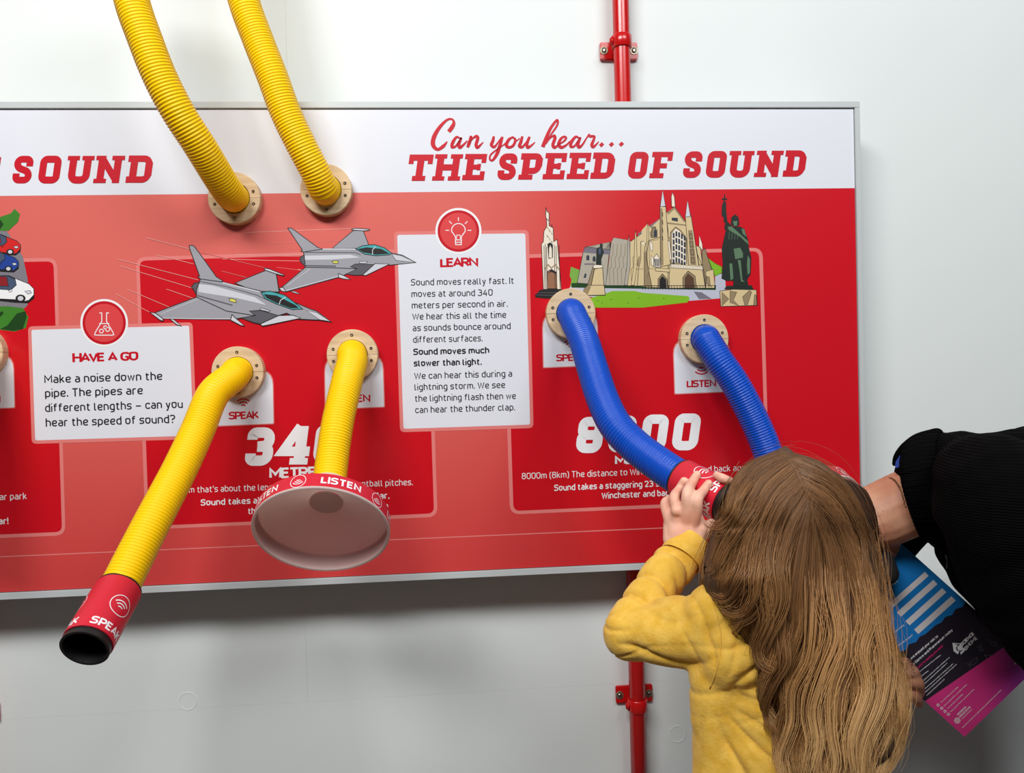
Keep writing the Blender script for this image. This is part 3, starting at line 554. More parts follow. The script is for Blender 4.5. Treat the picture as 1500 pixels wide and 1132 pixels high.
# town picture (left part: scale 5.956 at 780,270; right part at 940,270)
p = Print()
def A(pts, M, L, ol=None, w=.8): p.poly(z(pts, 780, 270, 5.956), M, L, ol, w)
def D(pts, M, L, ol=None, w=.8): p.poly(z(pts, 940, 270, 5.956), M, L, ol, w)
def Al(pts, w, M, L): p.line(z(pts, 780, 270, 5.956), w, M, L)
def Dl(pts, w, M, L): p.line(z(pts, 940, 270, 5.956), w, M, L)
A([(305, 925), (340, 880), (1600, 890), (1680, 780), (1690, 990), (1380, 1015), (700, 1000), (440, 975)], g10, 3)
A([(335, 718), (405, 745), (440, 870), (330, 890), (340, 830), (325, 800)], g23, 3.5)
A([(480, 1000), (700, 930), (890, 930), (960, 945), (1360, 975), (1372, 1000), (1350, 1030), (960, 1075), (530, 1075)], g9, 4)
for x_, y_ in ((565, 1010), (600, 1030), (825, 1030), (920, 985), (680, 1000), (1140, 990)): A([(x_, y_), (x_+14, y_+4), (x_+4, y_+9)], g13, 4.6)
A([(340, 860), (1600, 880), (1600, 920), (340, 900)], g15, 4.5)
A([(390, 860), (440, 600), (460, 545), (680, 570), (680, 500), (640, 880)], g7, 5, g13); A([(440, 595), (460, 548), (690, 575), (672, 612)], g8, 5.6)
for x_, y_ in ((470, 612), (525, 622)): A([(x_, y_+50), (x_, y_+15), (x_+13, y_), (x_+26, y_+15), (x_+26, y_+50)], g22, 5.7)
A([(445, 815), (458, 775), (472, 780), (466, 815)], g22, 5.7); A([(455, 688), (540, 688), (540, 702), (452, 702)], g8, 5.7)
A([(640, 880), (690, 500), (710, 465), (825, 485), (840, 510), (1140, 290), (1140, 890)], g5, 6, g13); A([(640, 880), (690, 500), (710, 465), (825, 485), (860, 500), (830, 880)], g7, 6.6)
A([(920, 430), (1130, 285), (1130, 300), (925, 445)], g8, 6.6)
for k, x_ in enumerate((690, 725, 760, 795, 835, 880)): Al([(x_+15, 520), (x_+10, 620), (x_-5, 640), (x_, 720), (x_-20, 740), (x_-15, 875)], 1.0, g6, 7.1)
for x_, yt in ((840, 440), (900, 395), (1007, 325)): A([(x_-10, 520), (x_-6, yt+50), (x_, yt), (x_+6, yt+50), (x_+14, 700), (x_-12, 880), (x_-40, 880), (x_-14, 700)], g5 if x_ > 850 else g7, 7.4, g13, .6)
A([(945, 500), (965, 495), (985, 520), (975, 600), (975, 730), (975, 885), (915, 885), (925, 740), (945, 650)], g5, 8, g13); A([(975, 600), (1000, 560), (1010, 740), (1000, 885), (975, 885)], g6, 8.1)
A([(1040, 370), (1075, 370), (1082, 440), (1040, 450)], g6, 7.8, g13, .6); A([(905, 700), (930, 620), (938, 640), (925, 720)], g6, 7.8)
Al([(900, 740), (1000, 735), (1090, 740)], .8, g6, 8.7); Al([(985, 520), (1010, 500), (1100, 480)], .8, g6, 8.2)
# west front
D([(0, 400), (50, 345), (75, 380), (160, 300), (160, 890), (0, 890)], g5, 6.8); D([(60, 700), (120, 710), (120, 900), (40, 900)], g6, 7.0)
D([(160, 460), (60, 490), (40, 640), (90, 900), (240, 905), (240, 460)], g5, 7.6, g13); D([(75, 420), (110, 375), (135, 400), (135, 460), (80, 465)], g6, 8.2, g13, .6); D([(105, 410), (118, 390), (132, 410), (132, 455), (108, 460)], g22, 8.6)
D([(210, 250), (290, 200), (385, 330), (400, 400), (540, 740), (560, 905), (230, 905), (230, 400)], g5, 8, g13)
D([(220, 245), (285, 195), (380, 325), (370, 330), (285, 215), (232, 265)], g6, 9); D([(262, 290), (315, 292), (315, 325), (262, 315)], g22, 9.2); D([(225, 330), (385, 350), (385, 362), (225, 345)], g6, 9)
D([(255, 690), (250, 420), (295, 370), (340, 400), (390, 470), (395, 690)], g6, 8.6, g13, .6); D([(265, 680), (262, 430), (295, 385), (335, 410), (378, 480), (388, 690)], g20, 9.2)
for i in range(5):
    for j in range(5):
        x_ = 270+i*24; y_ = 405+j*57+abs(i-1.2)*14
        D([(x_, y_), (x_+16, y_+3), (x_+17, y_+47), (x_+1, y_+45)], g22, 10)
for xa, tp in ((160, 50), (378, 140)):
    D([(xa+2, tp+145), (xa+22, tp), (xa+48, tp+140)], g2, 9.5, g13, .7); 
D([(160, 190), (210, 195), (225, 400), (250, 700), (165, 720), (160, 400)], g5, 8.8, g13); D([(160, 210), (180, 210), (190, 700), (165, 715)], g6, 9.3)
D([(380, 275), (430, 270), (450, 400), (500, 720), (410, 710), (390, 400)], g5, 8.8, g13); D([(405, 400), (440, 400), (478, 705), (425, 700)], g6, 9.3)
for y_ in (430, 500, 570, 640): Dl([(415+(y_-430)*.08, y_), (438+(y_-430)*.08, y_), (444+(y_-430)*.08, y_+45), (420+(y_-430)*.08, y_+45), (415+(y_-430)*.08, y_)], .7, g13, 9.8); Dl([(180, y_-190), (184, y_-150)], 1.2, g13, 9.8)
D([(262, 195), (258, 110), (268, 70), (285, 110), (292, 195)], g20, 9.4, g13, .7)
D([(475, 535), (510, 545), (530, 700), (500, 700)], g5, 8.4, g13, .6); D([(500, 545), (502, 445), (528, 520), (532, 575)], g20, 8.9, g13, .6); D([(525, 580), (552, 558), (610, 740), (640, 905), (555, 905), (530, 740)], g6, 8.2, g13); D([(560, 760), (625, 740), (640, 905), (560, 905)], g5, 9.0, g13, .6)
D([(255, 695), (530, 715), (535, 745), (252, 728)], g20, 10.2, g13, .5)
for k in range(18): Dl([(262+k*15, 702+k), (262+k*15, 726+k)], .5, g6, 10.6)
D([(360, 905), (360, 810), (405, 755), (465, 800), (478, 905)], g6, 9.6, g13); D([(375, 905), (375, 815), (405, 775), (452, 815), (462, 905)], mat('print_door_brown', (88, 58, 40), .4), 10.1)
D([(143, 905), (143, 825), (180, 780), (222, 825), (228, 905)], g6, 9.6, g13); D([(155, 905), (155, 830), (180, 798), (212, 830), (216, 905)], g13, 10.1, None)
D([(560, 860), (565, 800), (590, 810), (600, 890)], g6, 9.7, g13, .6)
D([(105, 720), (105, 640), (130, 605), (160, 650), (165, 725)], g20, 9.2, g13, .7)
for x_ in (112, 128, 144): D([(x_, 650), (x_+10, 650), (x_+11, 715), (x_+1, 715)], g22, 9.9)
D([(20, 500), (5, 500), (5, 520), (30, 530)], g20, 9); D([(70, 490), (95, 520), (95, 585), (75, 570)], g20, 9, g13, .5); D([(80, 620), (110, 650), (105, 715), (85, 700)], g20, 9, g13, .5)
D([(228, 490), (245, 500), (260, 660), (245, 655)], g20, 9.9, g13, .5); D([(120, 728), (245, 738), (245, 765), (120, 755)], g5, 10.2, g13, .6)
for k in range(26): Dl([(10+k*25, 882), (10+k*25, 918)], .6, g13, 11)
Dl([(0, 884), (650, 882)], .7, g13, 11.4)
D([(580, 645), (640, 690), (698, 720), (700, 770), (640, 800), (600, 700)], g9, 4.4, g14, .8); D([(640, 790), (700, 780), (728, 830), (728, 900), (640, 900)], g10, 4.2)
D([(455, 935), (520, 940), (610, 998), (500, 1000)], g8, 4.6)
# statue
D([(718, 915), (740, 885), (960, 880), (975, 915)], g11, 5.2); D([(682, 930), (800, 915), (1000, 920), (1008, 1055), (690, 1065)], g5, 5, g13, .8)
for t in ([(700, 940), (760, 1000), (700, 1060)], [(770, 930), (830, 940), (800, 1010), (850, 1060), (770, 1030)], [(900, 1060), (880, 980), (940, 925), (960, 940), (920, 1060)], [(975, 1055), (985, 960), (1000, 970), (1005, 1055)]): D(t, g6, 5.7, g13, .5)
D([(700, 560), (735, 400), (722, 380), (735, 310), (700, 270), (700, 190), (715, 150), (735, 155), (735, 220), (745, 320), (790, 370), (860, 370), (895, 390), (925, 480), (935, 560), (955, 640), (950, 780), (920, 830), (930, 890), (800, 890), (800, 840), (740, 840), (698, 820), (708, 700)], g11, 6, g13, .6)
D([(715, 330), (719, 85), (727, 85), (733, 330)], g11, 6.4); D([(700, 120), (745, 120), (745, 135), (700, 135)], g11, 6.4)
D([(780, 350), (782, 290), (815, 262), (845, 290), (850, 350), (820, 372)], g11, 7, g13, .5); D([(797, 320), (835, 320), (830, 362), (805, 362)], g12, 7.6)
D([(745, 370), (785, 365), (925, 490), (935, 530), (860, 460), (760, 400)], g12, 7.2, g13, .5); D([(870, 385), (895, 392), (915, 460), (880, 430)], g12, 7.3)
D([(745, 560), (770, 490), (860, 480), (880, 560), (870, 650), (820, 660), (790, 670), (735, 665)], g11, 7.4, g13, .5); D([(800, 560), (860, 550), (885, 600), (885, 640), (815, 655)], g12, 8.1, g13, .5)
D([(895, 700), (915, 600), (945, 610), (955, 690), (945, 790), (920, 825), (895, 800)], g11, 8, g13, .5); D([(918, 700), (925, 620), (945, 650), (945, 770), (925, 790)], g12, 8.7)
D([(765, 690), (790, 690), (800, 820), (775, 840)], g12, 7.9); D([(835, 655), (865, 660), (880, 830), (900, 850), (865, 850), (850, 740)], g12, 7.9, g13, .5)
for x_ in (765, 790, 815, 840): Dl([(x_, 410), (x_-4, 480)], .6, g12, 7.1)
# monument with a small figure
A([(555, 700), (560, 560), (590, 545), (590, 520), (602, 514), (612, 525), (610, 560), (622, 590), (600, 650), (600, 700)], g11, 8.6, g13, .4); A([(575, 560), (598, 560), (596, 610), (582, 610)], g24, 9.2)
A([(525, 715), (548, 700), (612, 705), (615, 725), (540, 740)], g20, 9, g13, .6); A([(540, 735), (612, 728), (622, 880), (512, 885)], g5, 9, g13, .8); A([(525, 725), (542, 735), (512, 885), (480, 880)], g6, 9, g13, .7)
A([(480, 880), (625, 880), (635, 965), (470, 968), (438, 955), (450, 915)], g5, 9.6, g13, .8); A([(480, 882), (512, 888), (480, 968), (438, 955), (450, 915)], g6, 10.2)
# market cross
A([(118, 200), (126, 235), (145, 250), (145, 360), (180, 380), (185, 500), (215, 480), (228, 640), (238, 740), (250, 915), (95, 915), (78, 520), (95, 500), (100, 410), (125, 365), (122, 300), (115, 280)], g20, 6, g13, .9)
A([(130, 520), (155, 505), (178, 525), (178, 640), (140, 650)], g13, 6.9); A([(145, 560), (155, 530), (168, 560), (170, 640), (145, 640)], g20, 7.4)
A([(130, 910), (130, 760), (165, 740), (205, 765), (215, 910), (195, 910)], mat('print_arch_brown', (150, 104, 74), .4), 6.9, g13, .9); A([(135, 775), (165, 742), (210, 770), (200, 780), (165, 762)], g13, 7.8)
for x_ in (100, 112, 122, 190, 205, 232): Al([(x_, 520+(x_ % 7)*8), (x_+8, 910)], .8, g13, 7.3)
for k in range(9): Al([(125+(k % 3)*20, 300+k*24), (140+(k % 3)*16, 320+k*24)], .9, g6 if k % 2 else g13, 7.6)
Al([(105, 740), (135, 700), (165, 730), (200, 700), (235, 745)], 1.6, g6, 7.9)
A([(45, 945), (65, 918), (255, 918), (270, 950), (262, 990), (140, 998), (25, 985), (22, 965)], g13, 7); Al([(50, 945), (262, 945)], .7, g3, 7.6); Al([(35, 965), (262, 968)], .7, g3, 7.6)
p.build('town_picture', B, label='printed cathedral with monuments and a statue')
# car park picture
p = Print()
def K(pts, M, L, ol=None, w=.9): p.poly(z(pts, 0, 300, 5.66), M, L, ol, w)
K([(-200, 190), (60, 220), (120, 330), (190, 430), (230, 620), (230, 830), (200, 860), (-200, 860)], g16, 3.5)
K([(-120, 90), (0, 100), (90, 70), (120, 32), (165, 75), (150, 140), (70, 215), (0, 215), (-120, 210)], g14, 4); K([(-100, 150), (0, 120), (30, 160), (0, 205), (-100, 200)], g15, 4.6)
K([(-200, 845), (60, 840), (190, 855), (235, 930), (215, 1020), (120, 1050), (0, 1035), (-200, 1030)], g14, 4); K([(0, 1030), (60, 1000), (140, 900), (215, 880), (220, 930), (190, 1030), (110, 1045)], g15, 4.6); K([(-20, 900), (20, 880), (30, 900), (0, 930)], g15, 4.6)
def car(dx, dy, s_, body, roof, L):
    T = lambda pts: [(dx+a*s_, dy+b*s_) for a, b in pts]
    K(T([(-200, 190), (120, 225), (230, 230), (282, 190), (285, 130), (250, 90)]), g13, L-.4)
    K(T([(-200, 20), (70, 0), (140, 30), (240, 70), (280, 110), (282, 160), (240, 205), (200, 215), (120, 200), (-200, 185)]), body, L, g13)
    K(T([(-200, 10), (60, 0), (125, 30), (135, 80), (90, 120), (-200, 100)]), g24, L+.6, g13); K(T([(-200, 5), (55, 10), (70, 90), (-200, 75)]), roof, L+1.2, g13, .7)
    c_ = T([(170, 190)])[0]; K([(c_[0]+42*s_*math.cos(t), c_[1]+32*s_*math.sin(t)) for t in np.linspace(0, 2*PI, 20, endpoint=False)], g13, L+1.7); K([(c_[0]+24*s_*math.cos(t), c_[1]+20*s_*math.sin(t)) for t in np.linspace(0, 2*PI, 16, endpoint=False)], g2, L+2.3)
    K(T([(205, 130), (250, 125), (262, 145), (230, 155)]), g2, L+.7, g13, .6); K(T([(70, 125), (95, 115), (100, 130), (80, 140)]), body, L+1.5, g13, .6)
car(-45, 245, .76, g17, g17, 5); car(-60, 385, .76, g18, g13, 6.5); car(0, 585, 1.0, m_white, mat('print_maroon', (140, 26, 34), .4), 8)
p.build('car_park_picture', B, label='printed red, blue and white cars between bushes')

# ------------------------------------------------------------------ red pipes on the wall
def red_pipe(x_of, brs, label):
    e = empty('wall_pipe', (x_of, -.035, 0), label, 'pipe', 'red painted pipes on the wall')
    R_ = .0165; yc = -.034
    tube('pipe_tube', [(x_of, yc, z_) for z_ in (0, 1, 2, 3.55)], R_, m_pipe, e, 32)
    for zc in brs:
        box('bracket_plate', (x_of-.0385, -.009, zc-.0175), (x_of+.0385, -.0003, zc+.0175), m_pipe, e, bev=.0015)
        box('bracket_stem', (x_of-.012, yc, zc-.009), (x_of+.012, -.006, zc+.009), m_pipe, e, bev=.001)
        cz = zc+.006 if zc > 1.3 else zc-.010
        lathe('bracket_collar', (x_of, yc, cz-.0125), (0, 0, 1), [(0, R_+.0002), (0, R_+.0025), (.0015, R_+.0037), (.0235, R_+.0037), (.025, R_+.0025), (.025, R_+.0002)], m_pipe, e, 40)
        bm = bmesh.new(); bmesh.ops.create_cube(bm, size=1)
        for v in bm.verts: v.co = Vector((x_of-R_-.004+v.co.x*.009, yc+v.co.y*.012-.004, cz+v.co.z*.017))
        bmesh.ops.bevel(bm, geom=bm.edges[:], offset=.003, segments=3, affect='EDGES'); bmobj('collar_lug', bm, m_pipe, e, True)
        for sx_ in (-1, 1):
            w_ = lathe('washer', (x_of+sx_*.031, -.009, zc), (0, -1, 0), [(0, .002), (0, .0082), (.0015, .0078), (.0015, .0035)], m_washer, e, 24)
            lathe('bolt_head', (x_of+sx_*.031, -.0095, zc), (0, -1, 0), [(0, .0001), (0, .0052), (.003, .0045), (.004, .003), (.0025, .0022), (.0025, .0001)], m_screw, e, 16)
xp = P(909, 60, .034).x
red_pipe(P(909.5, 20, .034).x, [P(903, 77, 0).z, P(926, 1014, 0).z], 'red wall pipe running behind the middle of the display board')
red_pipe(P(1, 1040, 0).x-.0385, [P(0, 1040, 0).z], 'red wall pipe at the extreme left edge, only a bracket end showing')

# ------------------------------------------------------------------ hoses
def flange(e, px, py, rh):
    c = P(px, py, BOARD); R_, t = .0470, .018
    for s_ in (1, -1):
        bm = bmesh.new(); n = 28; ang = [s_*PI*k/n for k in range(n+1)]; g = .0003*s_
        prof = [(rh, 0), (rh, t), (R_-.0012, t), (R_, t-.0012), (R_, 0)]
        vv = [[bm.verts.new((c.x+r*math.cos(a), c.y-h, c.z+r*math.sin(a)+g)) for r, h in prof] for a in ang]
        for i in range(n):
            for j in range(5): bm.faces.new((vv[i][j], vv[i+1][j], vv[i+1][(j+1) % 5], vv[i][(j+1) % 5]))
        bm.faces.new(vv[0]); bm.faces.new(vv[-1][::-1])
        h_ = bmobj('flange_half', bm, m_ply, e)
        for a in ((90, 18, 162) if s_ > 0 else (270, 198, 342)):
            a = math.radians(a); q = Vector((c.x+.0365*math.cos(a), c.y-t, c.z+.0365*math.sin(a)))
            lathe('screw', q, (0, -1, 0), [(0, .0001), (0, .0031), (.0010, .0027), (.0017, .0018), (.0008, .0011), (.0006, .0001)], m_screw, h_, 14)
    return c
HR = .0272
def hose(name, label, group, fl, pts, M, rad=HR, pitch=.0050, first=True):
    c = P(fl[0], fl[1], BOARD)
    e = empty(name, c, label, 'hose', group)
    flange(e, fl[0], fl[1], rad+.0012)
    path = [(c.x, c.y+.0, c.z), (c.x, c.y-.022, c.z)]+[tuple(P(*q)) for q in pts]
    cl, t = resample(catmull(path, 14), pitch/7)
    ph = (t/pitch) % 1; prof = np.where(ph < .62, np.sin(np.clip(ph/.62, 0, 1)*PI)**.55, 0)
    r = rad-.0012+.0012*prof
    o = tube('corrugated_tube', cl, r, M, e, 40, cap=False)
    return e, Vector(cl[-1]), Vector(cl[-1]-cl[-4]).normalized()
def cyl_tf(base, axis, R_, a0=0):
    """maps (arc length to the right, height towards the hose) to a cylinder; up = -axis"""
    axis = Vector(axis).normalized(); upv = -axis; toward = (CAM-Vector(base)); toward = (toward-upv*toward.dot(upv)).normalized(); rgt = upv.cross(toward)
    def tf(x, y, L):
        a = a0+x/R_; return Vector(base)+upv*(-y)+((toward*math.cos(a)+rgt*math.sin(a))*(R_+L))
    return tf
def dense(prt):  # nothing to do: strokes are short
    return prt
def sleeve(e, p, ax, L, R_, label='SPEAK', rot=0):
    ax = ax.normalized()
    s_ = lathe('end_sleeve', p-ax*.004, ax, [(0, R_-.0016), (0, R_-.001), (.002, R_), (L-.006, R_), (L-.006, R_-.0016)], m_sleeve, e, 64, label='red printed end sleeve')
    lathe('sleeve_lining', p, ax, [(0, HR-.004), (0, R_-.0018), (L-.006, R_-.0018), (L-.006, R_-.0012), (L, R_-.0008), (L, R_-.0042), (.004, R_-.0042), (.004, HR-.004)], m_rim, s_, 64)
    lathe('sleeve_ring', p-ax*.0065, ax, [(0, HR-.001), (0, R_-.0008), (.0027, R_-.0008), (.0027, HR-.001)], m_rim, s_, 48)
    lathe('throat_shade_disc', p+ax*.006, ax, [(0, .0001), (0, R_-.0043), (.002, R_-.0043), (.002, .0001)], m_dark, s_, 32, smooth=False)  # black disc paints in the darkness of the open hose
    q = Print(step=.00006, tf=cyl_tf(p, ax, R_+.0002, rot)); per = 2*PI*R_/3
    for k in range(-1, 2):
        x0_ = k*per; hh = .0120; base = L*.85
        gq, W = glyph_quads('SPEAK', .2); sc_ = .048/W
        q.quads([[(x0_-.024+c[0]*sc_, base-c[1]*hh) for c in k4[:4]]+[k4[4]] for k4 in gq], m_white, 1)
        for r_, w_ in ((.0155, .0011),): q.ring((x0_, L*.42), r_, w_, m_white, 1, 40)
        for i in range(3): q.ring((x0_, L*.42+.007), .0045+.0046*i, .0016, m_white, 1, 12, PI*.24, PI*.76)
    q.build('sleeve_lettering', s_)
    return s_
def horn(e, p, ax, rimc, RR, first_ang, band_h=.030):
    """flat funnel from the hose end p to the rim centre"""
    D_ = (rimc-p); L = D_.length; ax = D_.normalized(); f = L-band_h
    t = .0022
    lathe('funnel', p, ax, [(-.002, HR+.0015), (-.003, HR+.003), (.004, HR+.0045), (f-.038, HR+.006), (f-.030, HR+.012), (f-.016, RR*.62), (f-.001, RR-.003), (f+.002, RR), (L-.003, RR), (L-.003, RR+.0022), (L, RR+.0022), (L+.001, RR), (L, RR-t), (f+.003, RR-t), (f+.001, RR-t-.002), (f-.003, RR*.86), (f-.013, RR*.58), (f-.024, HR+.005), (f-.027, HR+.001), (f-.029, HR-.001), (-.002, HR+.0003)], m_horn, e, 96, label='pale plastic funnel')
    lathe('added_throat_disc', p+ax*(f-.028), ax, [(0, .0001), (0, HR-.001), (.0012, HR-.001), (.0012, .0001)], m_horn, e, 48, smooth=False)  # pale disc added over the open throat so it looks less dark
    b = lathe('printed_band', p+ax*(f+.002), ax, [(0, RR-.0002), (0, RR+.0012), (band_h-.0055, RR+.0012), (band_h-.0055, RR-.0002)], m_sleeve, e, 96, label='red LISTEN band round the funnel')
    base = p+ax*(f+.002); qi = Print(step=.00006, tf=cyl_tf(base, ax, RR+.0014)); q = Print(step=.00006, tf=cyl_tf(base, ax, RR+.0014)); per = math.radians(72)*RR; hh = .0125
    for k in range(-2, 3):
        x0_ = first_ang*RR+k*per; gq, W = glyph_quads('LISTEN', .2); wd = .058; sc_ = wd/W; q = Print(step=.00006, tf=cyl_tf(base, ax, RR+.0014))
        q.quads([[(x0_-wd/2+c[0]*sc_, .0185-c[1]*hh) for c in k4[:4]]+[k4[4]] for k4 in gq], m_white, 1); q.build('band_lettering', b)
        xi = x0_-per/2; q = Print(step=.00006, tf=cyl_tf(base, ax, RR+.0014)); q.ring((xi, .0125), .0115, .0009, m_white, 1, 40)
        for i in range(3): q.ring((xi, .0075), .0035+.0034*i, .0013, m_white, 1, 12, PI*1.24, PI*1.76)
        q.build('band_symbol', b)
    sd = -(ax.cross(rt).cross(ax)).normalized()
    fr = (CAM-p); fr = (fr-ax*fr.dot(ax)).normalized()
    return f
YG, BG = None, None
eA, _, _ = hose('corrugated_hose', 'yellow corrugated hose rising from the board, left of the two upper ones', None, (347, 293),
    [(337, 284, .155), (322, 262, .19), (293, 214, .235), (262, 166, .262), (234, 112, .275), (212, 56, .28), (193, 0, .28), (178, -80, .27), (170, -170, .25)], m_yel)
eB, _, _ = hose('corrugated_hose', 'yellow corrugated hose rising from the board, right of the two upper ones', None, (480, 281),
    [(474, 277, .135), (462, 252, .155), (443, 216, .17), (419, 166, .18), (399, 112, .185), (377, 56, .185), (357, 0, .185), (340, -80, .18), (330, -170, .17)], m_yel)
eC, p_, a_ = hose('corrugated_hose', 'yellow corrugated hose hanging down left to a red SPEAK sleeve', None, (352, 545),
    [(340, 553, .155), (312, 578, .205), (289, 632, .25), (262, 690, .30), (228, 755, .355), (200, 810, .395), (171.5, 868, .435)], m_yel)
endC = P(124, 950, .522); sleeve(eC, p_, (endC-p_), (endC-p_).length, .0318, rot=.42)
eD, p_, a_ = hose('corrugated_hose', 'yellow corrugated hose ending in a pale LISTEN funnel', None, (518, 520),
    [(516, 530, .15), (508, 560, .195), (495, 618, .24), (487, 670, .27), (482, 712, .296)], m_yel)
rim = P(471, 779, .365); horn(eD, p_, None, rim, .1015, math.radians(10))
fr = (CAM-P(483, 680, .27)); sc0 = P(483, 679, .27+.0); d0 = fr.normalized()
lathe('fixing_screw', P(483, 679, .272)+d0*(HR-.0012), d0, [(0, .0001), (0, .0030), (.0010, .0027), (.0017, .0018), (.0009, .0011), (.0007, .0001)], m_screw, eD, 14)
eE, p_, a_ = hose('corrugated_hose', 'blue corrugated hose leading to the red SPEAK sleeve in the child\'s hands', None, (834.5, 460),
    [(842, 470, .15), (855, 498, .20), (868, 540, .25), (882, 583, .295), (901, 622, .335), (930, 653, .365), (967, 681, .40), (1002, 704, .435)], m_blue)
endE = P(1072, 740, .505); slE = sleeve(eE, p_, (endE-p_), (endE-p_).length, .0315, rot=.95); E0, E1 = p_.copy(), endE.copy()
eF, p_, a_ = hose('corrugated_hose', 'blue corrugated hose leading to the LISTEN funnel at the adult\'s ear', None, (1028, 497),
    [(1036, 500, .135), (1053, 527, .155), (1077, 562, .165), (1100, 605, .17), (1116, 640, .175), (1129, 674, .18), (1143, 704, .187)], m_blue)
rim2 = P(1190, 758, .262); horn(eF, p_, None, rim2, .094, math.radians(20)+math.radians(14))
eG, _, _ = hose('corrugated_hose', 'corrugated hose at the left picture edge, only its wooden flange showing', None, (-27, 517),
    [(-35, 527, .15), (-60, 580, .20), (-90, 660, .24), (-110, 740, .26)], m_yel)

# ------------------------------------------------------------------ figures
def blob(name, parts, voxel, M, parent=None, smooth=5, label=None, disp=None):
    """union of tapered capsules / ellipsoids remeshed to one continuous surface"""
    bm = bmesh.new()
    for q in parts:
        if q[0] == 'e':
            _, c, r = q[:3]; R_ = q[3] if len(q) > 3 else Matrix.Identity(3)
            g = bmesh.ops.create_icosphere(bm, subdivisions=4, radius=1)
            for v in g['verts']: v.co = Vector(c)+R_ @ Vector((v.co.x*r[0], v.co.y*r[1], v.co.z*r[2]))
        else:
            _, pts, rs = q[:3]; fl = q[3] if len(q) > 3 else None   # fl = (axis vector, squash)
            c = catmull(pts, 8) if len(pts) > 2 else [np.array(pts[0])*(1-t)+np.array(pts[1])*t for t in np.linspace(0, 1, 9)]
            c = np.array([np.array(x, float) for x in c]); rr = np.interp(np.linspace(0, len(rs)-1, len(c)), range(len(rs)), rs)
            T, U, V = frames(c); cc, rc = [], []
            for k in range(5): a = PI/2*(1-k/5); cc.append(c[0]-T[0]*rr[0]*math.sin(a)); rc.append(rr[0]*math.cos(a))
            cc += list(c); rc += list(rr)
            for k in range(1, 6): a = PI/2*(k/5); cc.append(c[-1]+T[-1]*rr[-1]*math.sin(a)); rc.append(rr[-1]*math.cos(a))
            Tn = [T[0]]*5+list(T)+[T[-1]]*5; Un = [U[0]]*5+list(U)+[U[-1]]*5; n = 20; rows = []
            for i in range(len(cc)):
                row = []
                for k in range(n):
                    a = 2*PI*k/n; d_ = (Un[i]*math.cos(a)+np.cross(Tn[i], Un[i])*math.sin(a))*max(rc[i], 1e-4)
                    if fl is not None: f_ = np.array(fl[0]); d_ = d_-f_*(d_@f_)*(1-fl[1])
                    row.append(bm.verts.new(cc[i]+d_))
                rows.append(row)
            for i in range(len(rows)-1):
                for k in range(n): bm.faces.new((rows[i][k], rows[i][(k+1) % n], rows[i+1][(k+1) % n], rows[i+1][k]))
            bm.faces.new(rows[0][::-1]); bm.faces.new(rows[-1])
    bmesh.ops.recalc_face_normals(bm, faces=bm.faces)
    me = bpy.data.meshes.new('tmp'); bm.to_mesh(me); bm.free()
    t = bpy.data.objects.new('tmp', me); C.objects.link(t)
    r = t.modifiers.new('r', 'REMESH'); r.mode = 'VOXEL'; r.voxel_size = voxel
    s_ = t.modifiers.new('s', 'SMOOTH'); s_.factor = .5; s_.iterations = smooth
    dg = bpy.context.evaluated_depsgraph_get(); out = bpy.data.meshes.new_from_object(t.evaluated_get(dg)); out.name = name
    bpy.data.objects.remove(t); bpy.data.meshes.remove(me)
    if disp:
        n = len(out.vertices); co = np.empty(n*3); no = np.empty(n*3); out.vertices.foreach_get('co', co); out.vertex_normals.foreach_get('vector', no)
        co = co.reshape(-1, 3); no = no.reshape(-1, 3); co += no*disp(co)[:, None]; out.vertices.foreach_set('co', co.ravel()); out.update()
    out.materials.clear(); out.materials.append(M); out.polygons.foreach_set('use_smooth', [True]*len(out.polygons))
    return link(name, out, parent, label)
def V3(px, py, d): return tuple(P(px, py, d))
def mixp(a, b, t): return tuple(np.array(a)*(1-t)+np.array(b)*t)

from mathutils.bvhtree import BVHTree
def bvh(o):
    me = o.data; return BVHTree.FromPolygons([v.co for v in me.vertices], [tuple(p.vertices) for p in me.polygons])
def on(tree, px, py, lift=.001, dflt=.6):
    """point where the sight line through (px,py) meets a body, lifted off it"""
    r = (fw+rt*((px-IW/2)/F)+up*((IH/2-py)/F)).normalized(); h = tree.ray_cast(CAM, r)
    return (h[0]+(h[1] if h[1].dot(r) < 0 else -h[1])*lift) if h[0] is not None else P(px, py, dflt)
# ---- child
child = empty('person', (P(1165, 1050, .66).x, -.66, 0), 'child with long wavy brown hair and yellow top holding a red sleeve to the mouth', 'person')
HC = P(1163, 788, .645)                       # head centre
face = (P(1082, 752, .52)-HC).normalized()
upd = Vector((0.05, -.25, 1)); side = face.cross(upd).normalized(); upd = side.cross(face).normalized()
HR3 = Matrix((side, face, upd)).transposed()
def H(a, b, c): return tuple(HC+side*a+face*b+upd*c)
headparts = [('e', HC, (.057, .079, .084), HR3), ('e', H(0, .03, -.055), (.050, .052, .045), HR3), ('e', H(0, .083, -.022), (.010, .014, .014), HR3), ('c', [H(0, .078, .012), H(0, .088, -.018)], [.006, .009]),
    ('e', H(-.028, .066, -.03), (.022, .018, .020), HR3), ('e', H(.028, .066, -.03), (.022, .018, .020), HR3), ('c', [H(-.016, .078, -.050), H(.016, .078, -.050)], [.007, .007]), ('e', H(0, .062, -.082), (.020, .018, .014), HR3),
    ('e', H(-.056, 0, -.012), (.006, .013, .020), HR3), ('e', H(.056, 0, -.012), (.006, .013, .020), HR3)]
SHL, SHR = V3(1072, 925, .655), V3(1248, 925, .62)
EL, WR = V3(924, 926, .575), V3(995, 806, .515)
neck0, neck1 = V3(1170, 925, .635), V3(1168, 840, .645)
pelvis = (P(1165, 1050, .66).x, -.65, .64)
ax_ = np.array(face)
